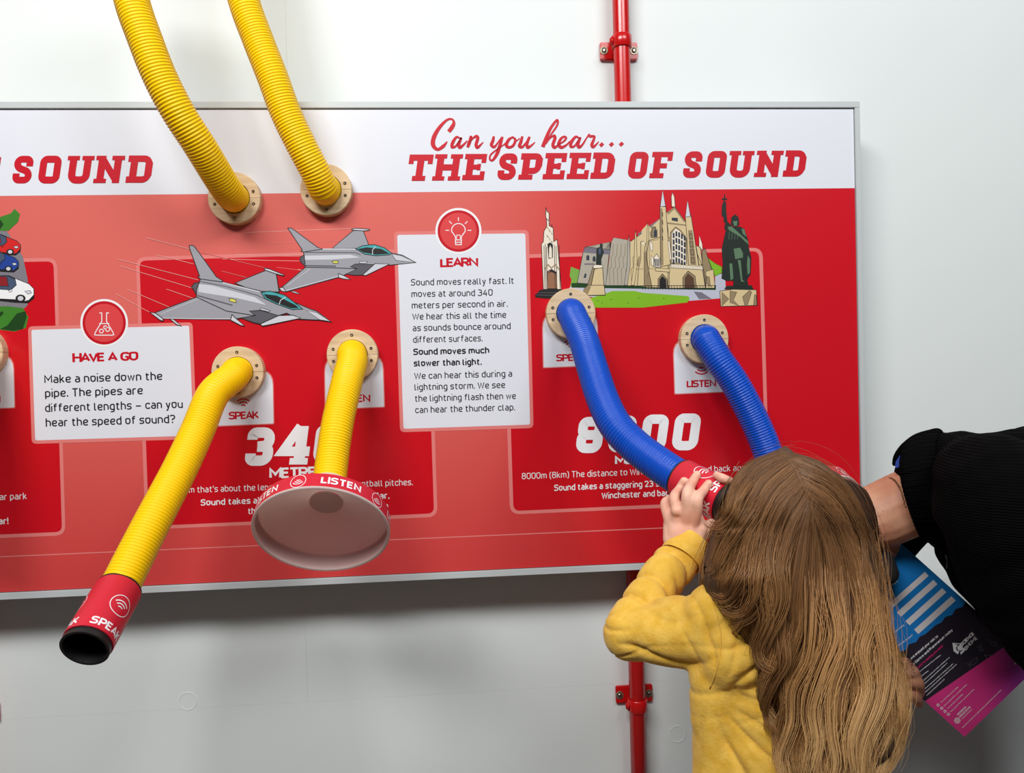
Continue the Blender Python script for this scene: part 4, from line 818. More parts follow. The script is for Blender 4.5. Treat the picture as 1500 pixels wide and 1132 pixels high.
arm = [('c', [SHL, EL], [.027, .022]), ('c', [EL, mixp(EL, WR, .5), WR], [.022, .019, .0175])]
# left hand (four fingers over the sleeve, thumb underneath)
sa = (E1-E0).normalized()
def S(px, py, lift):           # a point on the sleeve surface nearest this sight line, lifted off it
    r = fw+rt*((px-IW/2)/F)+up*((IH/2-py)/F); r.normalize(); best = None
    w0 = CAM-E0; a = r.dot(r); b = r.dot(sa); c = 1; d = r.dot(w0); e_ = sa.dot(w0); den = a*c-b*b; s_ = (b*e_-c*d)/den
    t_ = (a*e_-b*d)/den; gapv = (CAM+r*s_)-(E0+sa*t_); rad_ = .0315+lift; k = gapv.length
    back = math.sqrt(max(0, rad_*rad_-k*k))/math.sqrt(max(1e-3, 1-b*b))
    q = CAM+r*(s_-back)
    if k > rad_: ax0 = E0+sa*t_; q = ax0+gapv.normalized()*rad_
    return tuple(q)
fr_ = .0068
hand = [('c', [WR, V3(1000, 785, .515), V3(1001, 762, .505)], [.0185, .022, .023], ((fw.x, fw.y, fw.z), .62)),
        ('c', [V3(1013, 797, .515), V3(1019, 775, .508), V3(1016, 757, .505)], [.013, .016, .013]), ('c', [V3(985, 790, .51), V3(984, 768, .50)], [.013, .012]),
        ('c', [V3(984, 770, .503), V3(979, 755, .50), V3(974.5, 737, .485), V3(983, 730, .468)], [.0095, .0082, .0072, .0058]),
        ('c', [V3(992, 768, .512), V3(991, 747, .512), V3(988, 728, .505), S(995, 717, .0065), S(1002, 704, .0055)], [.0095, .0082, .0076, .0068, .0058]),
        ('c', [V3(1003, 768, .515), V3(1006, 745, .522), V3(1007, 722, .522), S(1013, 709, .0065), S(1021, 695, .005)], [.0095, .0084, .0078, .007, .006]),
        ('c', [V3(1014, 768, .515), V3(1020, 747, .525), V3(1022, 730, .528), S(1030, 719, .0065), S(1038, 708, .0055)], [.0095, .0084, .0077, .0068, .0058]),
        ('c', [V3(1016, 790, .515), V3(1031, 779, .500), S(1042, 768, .007)], [.0125, .0105, .0085])]
for x_, y_ in ((991, 748), (1006, 746), (1020, 748)): hand.append(('e', V3(x_, y_, .518), (.0080, .0080, .0080)))
SR2, ER, WRR = SHR, V3(1222, 960, .50), V3(1130, 760, .42)
hand_r = [('c', [SR2, ER], [.034, .027]), ('c', [ER, WRR], [.027, .0185]), ('c', [WRR, V3(1108, 742, .43), V3(1096, 726, .44)], [.018, .021, .018], ((fw.x, fw.y, fw.z), .6)),
          ('c', [V3(1098, 728, .44), V3(1086, 716, .452), V3(1073, 708, .462), S(1062, 702, .006), S(1050, 696, .005)], [.0088, .0078, .0072, .0066, .0058]),
          ('c', [V3(1092, 738, .44), V3(1080, 725, .43), V3(1068, 722, .425), V3(1058, 716, .425)], [.0088, .0078, .0068, .0058]), ('c', [V3(1094, 744, .43), V3(1084, 738, .415), V3(1070, 735, .412), V3(1060, 730, .415)], [.0088, .0076, .0066, .0056]),
          ('c', [V3(1096, 752, .43), V3(1088, 750, .41), V3(1078, 750, .405), V3(1070, 745, .41)], [.008, .0068, .006, .005]), ('c', [V3(1108, 735, .45), V3(1102, 718, .465), S(1090, 706, .007)], [.011, .009, .0075])]
torso_s = [('c', [neck1, neck0], [.034, .038]), ('c', [mixp(SHL, SHR, .18), mixp(SHL, SHR, .82)], [.042, .042]), ('c', [V3(1170, 955, .635), V3(1165, 1080, .65), pelvis], [.085, .082, .088], ((0, 1, 0), .72))]
legs = []
for s_ in (-1, 1):
    h_ = (pelvis[0]+s_*.055, -.65, .61); legs.append(('c', [h_, (h_[0]+s_*.01, -.655, .34), (h_[0]+s_*.012, -.64, .07)], [.062, .045, .032]))
feet = [('c', [(pelvis[0]+s_*.067, -.62, .035), (pelvis[0]+s_*.075, -.745+.22, .03)], [.03, .024]) for s_ in (-1, 1)]
blob('body', headparts+torso_s+arm+hand+hand_r+legs+feet, .0021, m_skin, child, 3)
for s_ in (-1, 1):
    for R_, dz, M_ in ((.0115, 0, m_eye), (.0055, .0075, m_black)):
        bm = bmesh.new(); bmesh.ops.create_icosphere(bm, subdivisions=2, radius=R_)
        for v in bm.verts: v.co += Vector(H(s_*.028, .066+dz, .004))
        bmobj('eye' if dz == 0 else 'iris', bm, M_, child, True)
nail = mat('nail_pink', (240, 186, 164), .35, .4)
# fingernails of the visible hand
for (a, b) in (((1002, 704), .0062), ((1021, 695), .0058), ((1038, 708), .0062)):
    q = Vector(S(a[0]+.6, a[1]-1.0, b+.0017)); bm = bmesh.new(); bmesh.ops.create_icosphere(bm, subdivisions=2, radius=1)
    d_ = (P(a[0]+8, a[1]-12, .5)-P(a[0], a[1], .5)).normalized(); s2 = (q-(E0+sa*(q-E0).dot(sa))).normalized(); w_ = d_.cross(s2).normalized(); d_ = s2.cross(w_)
    for v in bm.verts: v.co = q+w_*v.co.x*.0036+d_*v.co.y*.0045+s2*v.co.z*.0022
    bmobj('fingernail', bm, nail, child, True)

# yellow top
ELn, SLn, WRn = np.array(EL), np.array(SHL), np.array(WR); cuffp = np.array(V3(1000, 815, .52))
AP = np.array(V3(1036, 1008, .67))
def wrinkle(co):
    nz = np.array([noise.noise(Vector(c*9)) for c in co]); nz2 = np.array([noise.noise(Vector(c*24)) for c in co]); nz3 = np.array([noise.noise(Vector(c*5+Vector((3, 1, 2)))) for c in co])
    crease = lambda x: -(1-np.abs(np.sin(x)))**2.2
    fa = (WRn-ELn)/np.linalg.norm(WRn-ELn); s_ = (co-ELn)@fa; q = co-(ELn+np.outer(np.clip(s_, -.02, .2), fa)); nearf = np.exp(-(q**2).sum(1)/.045**2)*np.clip((s_+.01)/.03, 0, 1)
    out = .012*crease(s_*62+nz*2.2+(co[:, 0]-ELn[0])*26+1.2)*nearf
    ua = (SLn-ELn)/np.linalg.norm(SLn-ELn); u_ = (co-ELn)@ua; q = co-(ELn+np.outer(np.clip(u_, 0, .2), ua)); nearu = np.exp(-(q**2).sum(1)/.06**2)*np.clip((u_+.005)/.03, 0, 1)*(1-np.clip((u_-.15)/.05, 0, 1))
    zz = co[:, 2]-ELn[2]-.25*(co[:, 0]-ELn[0])
    out += .0105*crease(zz*92+nz*3.2+.6)*nearu*np.clip(.55+nz3*1.6, 0, 1)
    dx, dz = co[:, 0]-AP[0], co[:, 2]-AP[2]; th = np.arctan2(dz, dx); rr = np.sqrt(dx*dx+dz*dz); tor = np.clip((AP[2]+.12-co[:, 2])/.06, 0, 1)*np.clip((dx+.03)/.02, 0, 1)*np.exp(-rr/.30)
    out += .0095*crease(th*7.5+nz*2.4+.4+rr*6)*tor*np.clip((rr-.02)/.07, 0, 1)
    rn = np.array([noise.noise(Vector((c[0]*13+c[2]*7, c[1]*10, c[2]*27-c[0]*12))) for c in co]); rm = np.array([noise.noise(Vector(c*6+Vector((9, 4, 7)))) for c in co])
    out += -.0042*np.clip(1-np.abs(rn)*5.5, 0, 1)**1.5*np.clip(.4+rm*1.8, 0, 1)
    out += .0030*nz*np.clip((1.0-co[:, 2])/.1, 0, 1)+.0016*nz2
    return out
hemz = .60
shirt = [('c', [SHL, mixp(SHL, EL, .5), EL], [.045, .041, .037]), ('c', [EL, mixp(EL, WR, .45), mixp(EL, WR, .80)], [.036, .033, .029]), ('c', [mixp(EL, cuffp, .62), mixp(EL, cuffp, .97)], [.0275, .0270]),
         ('c', [mixp(SHL, SHR, .10), mixp(SHL, SHR, .9)], [.052, .052]), ('c', [V3(1148, 940, .645), V3(1155, 1060, .655), V3(1160, 1130, .66), (pelvis[0], -.65, hemz)], [.098, .100, .104, .108], ((0, 1, 0), .74)),
         ('c', [V3(1050, 905, .65), V3(1090, 900, .645), V3(1165, 900, .64)], [.042, .05, .05]), ('c', [SR2, ER], [.042, .034]), ('c', [ER, mixp(ER, WRR, .8)], [.034, .025]), ('c', [mixp(EL, SHL, .25), mixp(EL, SHL, .8), V3(1080, 950, .66)], [.040, .048, .055]),
         ('c', [V3(1052, 990, .655), V3(1056, 1140, .66)], [.034, .034])]
top = blob('yellow_top', shirt, .0027, m_shirt, child, 14, 'mustard yellow long-sleeved top', wrinkle)
# cuff hem, shoulder seam and frill
fa = Vector(cuffp-np.array(mixp(EL, cuffp, .62))).normalized(); cc = Vector(cuffp)
lathe('cuff', cc-fa*.004, fa, [(0, .0270), (-.002, .0295), (.002, .0305), (.028, .0300), (.031, .0290), (.031, .0262), (.028, .0255)], m_shirt, top, 48)
tt_ = bvh(top)
tube('shoulder_seam', [on(tt_, a, b, .0002) for a, b in resample(catmull([(1044, 884), (1052, 910), (1056, 940), (1052, 975), (1040, 1008)], 8), 6)[0]], .0009, m_shirt, top, 8)
base_ = catmull([tuple(on(tt_, a, b, .002)) for a, b in ((1110, 905), (1113, 935), (1118, 965), (1126, 990), (1136, 1012), (1144, 1035), (1150, 1060))], 30)
base_, _ = resample(base_, .0012); vv, ff = [], []
for i, q in enumerate(base_):
    a = i*.62+math.sin(i*.13)*1.4; w_ = .006+.001*math.sin(i*.21)
    vv += [q+np.array([.004, 0.010, 0]), q+np.array([.0, -.002+.001*math.sin(a), 0]), q+np.array([-w_*.6, -.005+.0028*math.sin(a), .0015*math.cos(a)]), q+np.array([-w_, -.003+.0045*math.sin(a+.4), .0025*math.cos(a)])]
for i in range(len(base_)-1):
    for k in range(3): ff.append((i*4+k, i*4+k+1, i*4+5+k, i*4+4+k))
fo = mesh('frill', vv, ff, m_shirt, top, True); sm = fo.modifiers.new('t', 'SOLIDIFY'); sm.thickness = .0012
blob('trousers', [(l[0], l[1][:2]+[(l[1][2][0], l[1][2][1], .10)], [.072, .056, .046]) for l in legs]+[('c', [(pelvis[0]-.03, -.65, .64), (pelvis[0]+.03, -.65, .64)], [.085, .085])], .004, m_jean, child, 4)
for q in feet:
    blob('shoe', [('c', [q[1][0], q[1][1]], [.036, .032]), ('c', [(q[1][0][0], q[1][0][1], .012), (q[1][1][0], q[1][1][1], .012)], [.012, .012])], .003, m_shoe, child, 4)

# ---- hair
WXY = [775, 850, 950, 1050, 1140]; CXs = [1162, 1160, 1205, 1232, 1230]; WDs = [124, 136, 122, 118, 112]
def hair_d(px, py):
    if py < 775:
        r2 = ((px-1166)/124)**2+((py-775)/124)**2; f_ = math.sqrt(max(0, 1-r2)); return .60+.158*f_
    cx = np.interp(py, WXY, CXs); w_ = np.interp(py, WXY, WDs); f_ = math.sqrt(max(0, 1-((px-cx)/w_)**2))
    deep = np.interp(py, [775, 850, 950, 1140], [.60, .63, .675, .69]); amp = np.interp(py, [775, 850, 950, 1140], [.158, .140, .100, .095])
    return deep+amp*f_
GU = [
 [(1146, 660), (1098, 680), (1078, 702), (1069, 728), (1062, 750), (1048, 765), (1032, 764)],
 [(1150, 662), (1104, 686), (1078, 724), (1064, 762), (1046, 790), (1034, 822), (1030, 852), (1038, 880), (1058, 894)],
 [(1158, 667), (1110, 698), (1080, 750), (1060, 800), (1044, 850), (1048, 885), (1066, 898)],
 [(1165, 676), (1122, 713), (1094, 775), (1078, 830), (1066, 868), (1078, 892), (1096, 890)],
 [(1172, 692), (1134, 733), (1110, 795), (1100, 850), (1092, 885), (1078, 920), (1062, 948), (1075, 962)],
 [(1179, 712), (1146, 755), (1128, 820), (1122, 875), (1116, 915), (1106, 948), (1118, 968), (1112, 985)],
 [(1184, 727), (1160, 785), (1146, 850), (1144, 910), (1134, 960), (1138, 1005), (1122, 1050), (1136, 1082), (1150, 1100)],
 [(1185, 744), (1176, 800), (1168, 865), (1168, 930), (1154, 985), (1158, 1035), (1142, 1085), (1152, 1140), (1150, 1175)],
 [(1187, 748), (1194, 805), (1194, 870), (1194, 935), (1182, 990), (1186, 1045), (1172, 1100), (1178, 1150), (1176, 1180)],
 [(1188, 744), (1210, 795), (1220, 865), (1220, 930), (1212, 985), (1214, 1045), (1202, 1100), (1204, 1150), (1204, 1180)],
 [(1182, 726), (1222, 775), (1244, 850), (1246, 925), (1244, 985), (1242, 1045), (1232, 1100), (1236, 1150), (1234, 1180)],
 [(1174, 708), (1226, 750), (1258, 830), (1264, 905), (1270, 970), (1268, 1040), (1262, 1100), (1262, 1150), (1260, 1180)],
 [(1164, 688), (1226, 720), (1264, 790), (1276, 865), (1288, 930), (1294, 1000), (1298, 1060), (1288, 1115), (1280, 1165)],
 [(1154, 672), (1214, 696), (1256, 745), (1277, 805), (1288, 870), (1300, 935), (1314, 1000), (1323, 1050), (1308, 1105), (1292, 1145)],
 [(1136, 662), (1190, 674), (1240, 712), (1268, 765), (1284, 830), (1294, 890), (1310, 955), (1325, 1020), (1320, 1075), (1304, 1125)]]
NS = 26
GR = []
for g in GU:
    c, _ = resample(catmull(g, 10), 1.0); idx = np.linspace(0, len(c)-1, NS); c = np.stack([np.interp(idx, range(len(c)), c[:, k]) for k in (0, 1)], 1); GR.append(c)
GR = np.array(GR); NG = len(GR)
GLN = np.array([np.linalg.norm(np.diff(g, axis=0), axis=1).sum() for g in GR])
T_ = np.linspace(0, 1, NS)
def strands(N, rad, seed, spread=1.0):
    r_ = np.random.default_rng(seed); NC = 130
    cu = np.sort(r_.uniform(0, NG-1.001, NC)); cph = np.cumsum(r_.normal(0, .55, NC)); big = np.cumsum(r_.uniform(size=NC) < .16); bcol = r_.uniform(0, 1, big.max()+1); bph = r_.uniform(0, 6.28, big.max()+1); cph = cph*.6+bph[big]; blay = r_.uniform(0, 1, big.max()+1); cam_ = r_.uniform(.4, 1.0, NC); clay = r_.uniform(0, 1, NC)**1.3; clen = r_.uniform(.86, 1.04, NC); ccol = np.clip(.5+1.25*(.5*r_.uniform(0, 1, NC)+.5*bcol[big]-.5), 0, 1); cfr = r_.uniform(.8, 1.3, NC)
    Vv, Col = [], []
    for k in range(N):
        u = r_.uniform(0, NG-1.001); ci = int(np.clip(np.searchsorted(cu, u)+r_.integers(-1, 1), 0, NC-1))
        du = u-cu[ci]; conv = 1-.45*np.clip(T_*1.25, 0, 1)
        uu = np.clip(cu[ci]+du*conv+r_.normal(0, .05)*T_, 0, NG-1.001); i0 = uu.astype(int); fr = (uu-i0)[:, None]
        j_ = np.arange(NS); p2 = GR[i0, j_]*(1-fr)+GR[i0+1, j_]*fr
        L_ = np.interp(cu[ci], range(NG), GLN); ln = clen[ci]*r_.uniform(.93, 1.02)*(r_.uniform(.72, 1.0) if cu[ci] < 4.6 else 1)
        tt = T_*ln; p2 = np.stack([np.interp(tt, T_, p2[:, a]) for a in (0, 1)], 1)
        s_px = T_*L_*ln; env = np.clip((s_px-90)/180, 0, 1)
        tang = np.gradient(p2, axis=0); tang /= np.linalg.norm(tang, axis=1)[:, None]+1e-9; nr = np.stack([-tang[:, 1], tang[:, 0]], 1)
        wv = (8.5*cam_[ci]*np.sin(s_px/22*cfr[ci]+cph[ci])+r_.normal(0, 1.2)*np.sin(s_px/12+r_.uniform(0, 6)))*env
        jit = r_.normal(0, 1.0)*np.clip(T_*6, 0, 1)*(1+1.6*T_)
        stray = 0
        if r_.uniform() < .10: stray = r_.normal(0, 9)*T_**1.5
        p2 = p2+nr*(wv+jit+stray)[:, None]
        lay = -.022*clay[ci]*np.clip(T_*2.2, 0, 1)-.016*blay[big[ci]]*np.clip(T_*2.2, 0, 1)-.008*r_.uniform()+.006*np.sin(s_px/24*cfr[ci]+cph[ci]+1.3)*env+.004*du*0
        Vv.append([P(a, b, max(.42, hair_d(a, b)+ly)) for (a, b), ly in zip(p2, lay)])
        abst = np.clip((p2[:, 1]-665)/440, 0, 1)*.55+T_*.45
        g_ = np.clip(.70*ccol[ci]+.30*r_.uniform()+r_.normal(0, .08), 0, 1)
        Col.append(np.stack([abst, np.full(NS, g_), np.zeros(NS), np.ones(NS)], 1))
    return np.array(Vv), np.array(Col)
def strand_mesh(name, X, Col, rad, parent, M=m_hair, taper=True):
    N, S_, _ = X.shape
    T = np.gradient(X, axis=1); T /= np.linalg.norm(T, axis=2)[..., None]+1e-12
    ref = np.array([.3, -1, .15]); U = np.cross(T, ref); U /= np.linalg.norm(U, axis=2)[..., None]+1e-9; W_ = np.cross(T, U)
    rr = rad*np.ones(S_)
    if taper: rr = rad*np.clip((1-np.linspace(0, 1, S_))*4+.25, 0, 1)
    a = np.array([0, 2*PI/3, 4*PI/3])
    v = X[:, :, None]+rr[None, :, None, None]*(np.cos(a)[None, None, :, None]*U[:, :, None]+np.sin(a)[None, None, :, None]*W_[:, :, None])
    v = v.reshape(-1, 3); base = (np.arange(N)*S_*3)[:, None, None]+(np.arange(S_-1)*3)[None, :, None]; k = np.arange(3)[None, None]; k2 = (k+1) % 3
    f = np.stack([base+k, base+k2, base+3+k2, base+3+k], -1).reshape(-1, 4)
    me = bpy.data.meshes.new(name); me.vertices.add(len(v)); me.vertices.foreach_set('co', v.ravel()); me.loops.add(f.size); me.loops.foreach_set('vertex_index', f.ravel().astype(np.int32))
    me.polygons.add(len(f)); me.polygons.foreach_set('loop_start', np.arange(0, f.size, 4, dtype=np.int32)); me.polygons.foreach_set('use_smooth', np.ones(len(f), bool)); me.update()
    if Col is not None:
        at = me.color_attributes.new('strand', 'FLOAT_COLOR', 'POINT'); at.data.foreach_set('color', np.repeat(Col.reshape(-1, 4), 3, axis=0).ravel())
    me.materials.append(M); me.validate(); return link(name, me, parent, kind='stuff')
X, Cl = strands(8600, .00042, 3)
def lock(pts, n, sp, g0, t0, t1, lift=.004, seed=1):
    r_ = np.random.default_rng(seed); c, _ = resample(catmull(pts, 10), 1.0); idx = np.linspace(0, len(c)-1, NS); c = np.stack([np.interp(idx, range(len(c)), c[:, k]) for k in (0, 1)], 1)
    tg = np.gradient(c, axis=0); tg /= np.linalg.norm(tg, axis=1)[:, None]; nr = np.stack([-tg[:, 1], tg[:, 0]], 1); A_, B_ = [], []
    for k in range(n):
        o = r_.normal(0, 1)*sp*2.1*(1-.62*T_)+r_.normal(0, .8)*np.sin(T_*9+r_.uniform(0, 6)); tt = T_*r_.uniform(.82, 1.0); q = c+nr*o[:, None]; q = np.stack([np.interp(tt, T_, q[:, a]) for a in (0, 1)], 1)
        dz = lift+r_.normal(0, .0025)-.022*(1-np.clip(T_*2.6, 0, 1))**1.0; A_.append([P(a, b, hair_d(a, b)+z_) for (a, b), z_ in zip(q, dz)])
        B_.append(np.stack([t0+(t1-t0)*T_, np.full(NS, np.clip(g0+r_.normal(0, .15), 0, 1)), np.zeros(NS), np.ones(NS)], 1))
    return np.array(A_), np.array(B_)
LK = [([(1104, 690), (1082, 722), (1072, 750), (1056, 768), (1040, 768), (1032, 760)], 70, 4, .6, .2, .7), ([(1112, 720), (1084, 765), (1062, 800), (1046, 830), (1030, 838)], 60, 5, .5, .2, .6),
      ([(1112, 830), (1098, 880), (1082, 915), (1064, 935), (1058, 955), (1072, 968), (1098, 966)], 12, 2.5, .7, .5, .9), ([(1108, 800), (1086, 850), (1066, 880), (1046, 878), (1034, 866)], 60, 5, .45, .3, .6),
      ([(1120, 780), (1108, 840), (1104, 875), (1086, 900), (1062, 896), (1052, 880)], 70, 5, .6, .3, .8), ([(1130, 800), (1120, 860), (1124, 910), (1108, 950), (1116, 975), (1134, 985)], 60, 5, .5, .4, .8),
      ([(1150, 880), (1146, 930), (1150, 970), (1134, 1000), (1120, 1035), (1122, 1062), (1140, 1078)], 50, 4, .35, .4, .6), ([(1190, 800), (1190, 880), (1184, 960), (1160, 1010), (1158, 1060), (1142, 1110), (1150, 1160)], 34, 6, .75, .4, 1),
      ([(1212, 790), (1215, 870), (1226, 930), (1206, 985), (1190, 1040), (1196, 1090), (1180, 1150)], 34, 7, .85, .4, 1), ([(1250, 770), (1262, 840), (1272, 900), (1258, 955), (1268, 1010), (1246, 1080), (1252, 1150)], 34, 6, .85, .4, 1),
      ([(1262, 780), (1278, 850), (1288, 920), (1296, 970), (1290, 1030), (1266, 1090), (1260, 1150)], 34, 6, .7, .4, 1), ([(1226, 800), (1236, 890), (1238, 960), (1222, 1010), (1220, 1070), (1228, 1120), (1214, 1160)], 34, 7, .8, .4, 1),
      ([(1150, 760), (1136, 820), (1140, 880), (1120, 930), (1112, 962), (1128, 975)], 80, 6, .55, .3, .7)]
for k, (pts, n, sp, g0, t0, t1) in enumerate(LK):
    a_, b2_ = lock(pts, n, sp, g0, t0, t1, seed=k); X = np.concatenate([X, a_]); Cl = np.concatenate([Cl, b2_])
hair = strand_mesh('long_wavy_hair', X, Cl, .00034, child)
# fly-away strands
X, Cl = strands(260, .0002, 9); 
for i in range(len(X)):
    o_ = rng.normal(0, 1, 3)*.010; o_[1] = -abs(o_[1]); X[i] += (np.sin(np.linspace(0, 2.6, NS)+rng.uniform(0, 1)))[:, None]*o_[None]
strand_mesh('flyaway_hair', X, Cl, .00016, child)
# volume under the strands
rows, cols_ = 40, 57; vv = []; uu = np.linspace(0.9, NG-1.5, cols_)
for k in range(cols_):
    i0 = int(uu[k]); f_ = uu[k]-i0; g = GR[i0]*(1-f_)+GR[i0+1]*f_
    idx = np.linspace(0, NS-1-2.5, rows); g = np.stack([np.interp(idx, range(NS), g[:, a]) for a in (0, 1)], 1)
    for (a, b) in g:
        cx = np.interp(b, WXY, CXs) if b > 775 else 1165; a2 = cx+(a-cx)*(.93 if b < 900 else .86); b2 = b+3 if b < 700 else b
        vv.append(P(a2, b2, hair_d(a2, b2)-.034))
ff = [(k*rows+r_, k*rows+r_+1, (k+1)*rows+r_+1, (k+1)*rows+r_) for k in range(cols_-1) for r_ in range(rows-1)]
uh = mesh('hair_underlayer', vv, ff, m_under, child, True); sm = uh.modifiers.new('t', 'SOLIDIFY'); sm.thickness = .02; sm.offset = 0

# ---- adult
adult = empty('person', (1.13, -.42, 0), 'bending adult in black knit sweater and gold chain, ear at the blue hose funnel', 'person')
AH = P(1215, 778, .375); ad = (P(1100, 800, .36)-P(1300, 745, .40)).normalized()   # along the head, neck towards crown
fdir = Vector((0, .55, -1)); s3 = ad.cross(fdir).normalized(); fdir = s3.cross(ad).normalized(); AR = Matrix((s3, fdir, ad)).transposed()
def G(a, b, c): return tuple(AH+s3*a+fdir*b+ad*c)
nk0, nk1 = V3(1385, 718, .43), V3(1290, 755, .40)
torso0, torso1 = V3(1475, 745, .42), (1.12, -.44, .98)
aparts = [('e', AH, (.068, .082, .092), AR), ('e', G(0, .035, -.055), (.05, .05, .05), AR), ('c', [G(0, .085, .02), G(0, .105, -.012)], [.008, .012]), ('c', [G(-.02, .088, -.045), G(.02, .088, -.045)], [.008, .008]), ('e', G(0, .075, -.085), (.025, .02, .018), AR),
    ('e', G(-.07, -.005, -.01), (.008, .018, .030), AR), ('e', G(.07, -.005, -.01), (.008, .018, .030), AR),
    ('c', [nk1, V3(1335, 735, .415), nk0], [.050, .051, .066]), ('c', [torso0, torso1], [.10, .12], ((0, 1, 0), .8))]
for s_ in (-1, 1): aparts.append(('c', [(1.14, -.44+s_*.085, .95), (1.16, -.44+s_*.09, .50), (1.15, -.44+s_*.09, .08)], [.08, .055, .04]))
sh_f, el_f, wr_f = V3(1350, 730, .30), V3(1225, 885, .33), V3(1290, 985, .375)
aparts += [('c', [sh_f, el_f], [.034, .028]), ('c', [el_f, wr_f], [.027, .024])]
# hand holding the flyer from its left edge: knuckled fingers over the front, thumb behind
FD = .395
aparts += [('c', [wr_f, V3(1304, 990, .385), V3(1314, 998, .392)], [.026, .030, .027], ((fw.x, fw.y, fw.z), .6)),
    ('c', [V3(1302, 985, .40), V3(1318, 974, .418), V3(1327, 972, .424), V3(1334, 983, .408)], [.0105, .0102, .0098, .0085]), ('c', [V3(1306, 994, .40), V3(1326, 984, .422), V3(1337, 984, .426), V3(1343, 996, .409)], [.0105, .0102, .0098, .0085]),
    ('c', [V3(1310, 1003, .40), V3(1332, 998, .422), V3(1344, 1000, .426), V3(1346, 1014, .409)], [.0105, .0102, .0098, .0085]), ('c', [V3(1312, 1014, .395), V3(1330, 1013, .415), V3(1340, 1020, .418), V3(1345, 1030, .406)], [.0095, .0090, .0085, .0074]),
    ('c', [V3(1300, 1005, .375), V3(1320, 1018, .372), V3(1345, 1018, .378)], [.013, .011, .009])]
sh_n, el_n, wr_n = V3(1475, 740, .60), V3(1560, 960, .60), V3(1600, 1090, .48)
aparts += [('c', [sh_n, el_n], [.034, .028]), ('c', [el_n, wr_n], [.026, .022]), ('c', [wr_n, V3(1598, 1140, .45)], [.028, .022], ((0, 1, 0), .6))]
for k in range(4): aparts.append(('c', [V3(1585+k*13, 1145, .45), V3(1583+k*13, 1180, .44), V3(1580+k*13, 1200, .425)], [.009, .0085, .0075]))
aparts.append(('c', [V3(1580, 1120, .46), V3(1562, 1150, .45)], [.011, .009]))
blob('body', aparts, .0026, m_skin2, adult, 4)
# black sweater
def knit(co):
    nz = np.array([noise.noise(Vector(c*9)) for c in co]); return .0045*nz+.0022*np.sin(co[:, 0]*60-co[:, 2]*75+nz*5)
sw = [('c', [V3(1412, 703, .43), V3(1480, 722, .44), (1.0, -.44, 1.06), (1.13, -.44, 1.0)], [.074, .105, .125, .13], ((0, 1, 0), .85)), ('c', [V3(1384, 700, .435), V3(1398, 705, .435), V3(1415, 715, .44)], [.066, .074, .082]),
      ('c', [V3(1388, 762, .42), V3(1436, 795, .42), V3(1500, 868, .44)], [.046, .070, .075]),
      ('c', [V3(1440, 705, .52), sh_n, V3(1500, 850, .61), V3(1550, 935, .60), wr_n], [.07, .085, .070, .060, .038]), ('c', [sh_f, mixp(sh_f, el_f, .6), el_f], [.05, .045, .040]), ('c', [el_f, mixp(el_f, wr_f, .7)], [.04, .032])]
sw = [q for q in sw]
swo = blob('black_sweater', sw, .0032, m_knit, adult, 7, 'black ribbed knit sweater', knit)
# scalloped folds along the lower edge of the chest
for (x_, y_, r_) in ((1374, 808, .020), (1392, 815, .018), (1410, 834, .020), (1424, 848, .018), (1438, 868, .018), (1448, 880, .016), (1446, 896, .018), (1466, 912, .022), (1490, 935, .022)):
    pass
# collar rib
col = catmull([V3(1330, 652, .43), V3(1322, 672, .47), V3(1323, 700, .485), V3(1331, 733, .485), V3(1342, 765, .465), V3(1352, 786, .43), V3(1362, 780, .385), V3(1352, 720, .36), V3(1338, 665, .385)], 14, True)
cl = [np.array(q) for q in col]; nC = len(cl); ctr = np.mean(cl, 0); vv, ff = [], []
axc = (P(1400, 705, .435)-P(1330, 715, .43)).normalized()
for i, q in enumerate(cl):
    o_ = (q-ctr); o_ = o_/np.linalg.norm(o_); rb = .0012*math.sin(i*2.3)
    for k, (t_, r_) in enumerate(((0.004, -.004), (0, 0), (.002, .004), (.012, .0065), (.028, .010), (.05, .010))): vv.append(q+np.array(axc)*t_+o_*(r_+rb))
for i in range(nC):
    for k in range(5): ff.append((i*6+k, i*6+k+1, ((i+1) % nC)*6+k+1, ((i+1) % nC)*6+k))
co_ = mesh('ribbed_collar', vv, ff, m_knit, swo, True); sm = co_.modifiers.new('t', 'SOLIDIFY'); sm.thickness = .004
# blue lanyard end and dark tag at the collar
lan = Print(tf=lambda x, y, L: P(x, y, .425+.0007*(x-1300)+L)); lan.poly([(1312, 676), (1318, 667), (1330, 661), (1331, 667), (1322, 671), (1317, 684), (1311, 686)], m_bcloth, 1)
lo = lan.build('blue_lining', swo, label='blue cloth edge inside the collar'); sm = lo.modifiers.new('t', 'SOLIDIFY'); sm.thickness = .003
blob('collar_flap', [('c', [V3(1310, 680, .415), V3(1314, 668, .42), V3(1326, 656, .425), V3(1345, 643, .43), V3(1372, 636, .43)], [.0035, .005, .008, .009, .010])], .002, m_knit, swo, 3)
# drawstring
tube('drawstring', [V3(1385, 812, .45), V3(1388, 822, .452), V3(1388.5, 832, .45)], [.0012, .0013, .0024], m_rim, swo, 8)
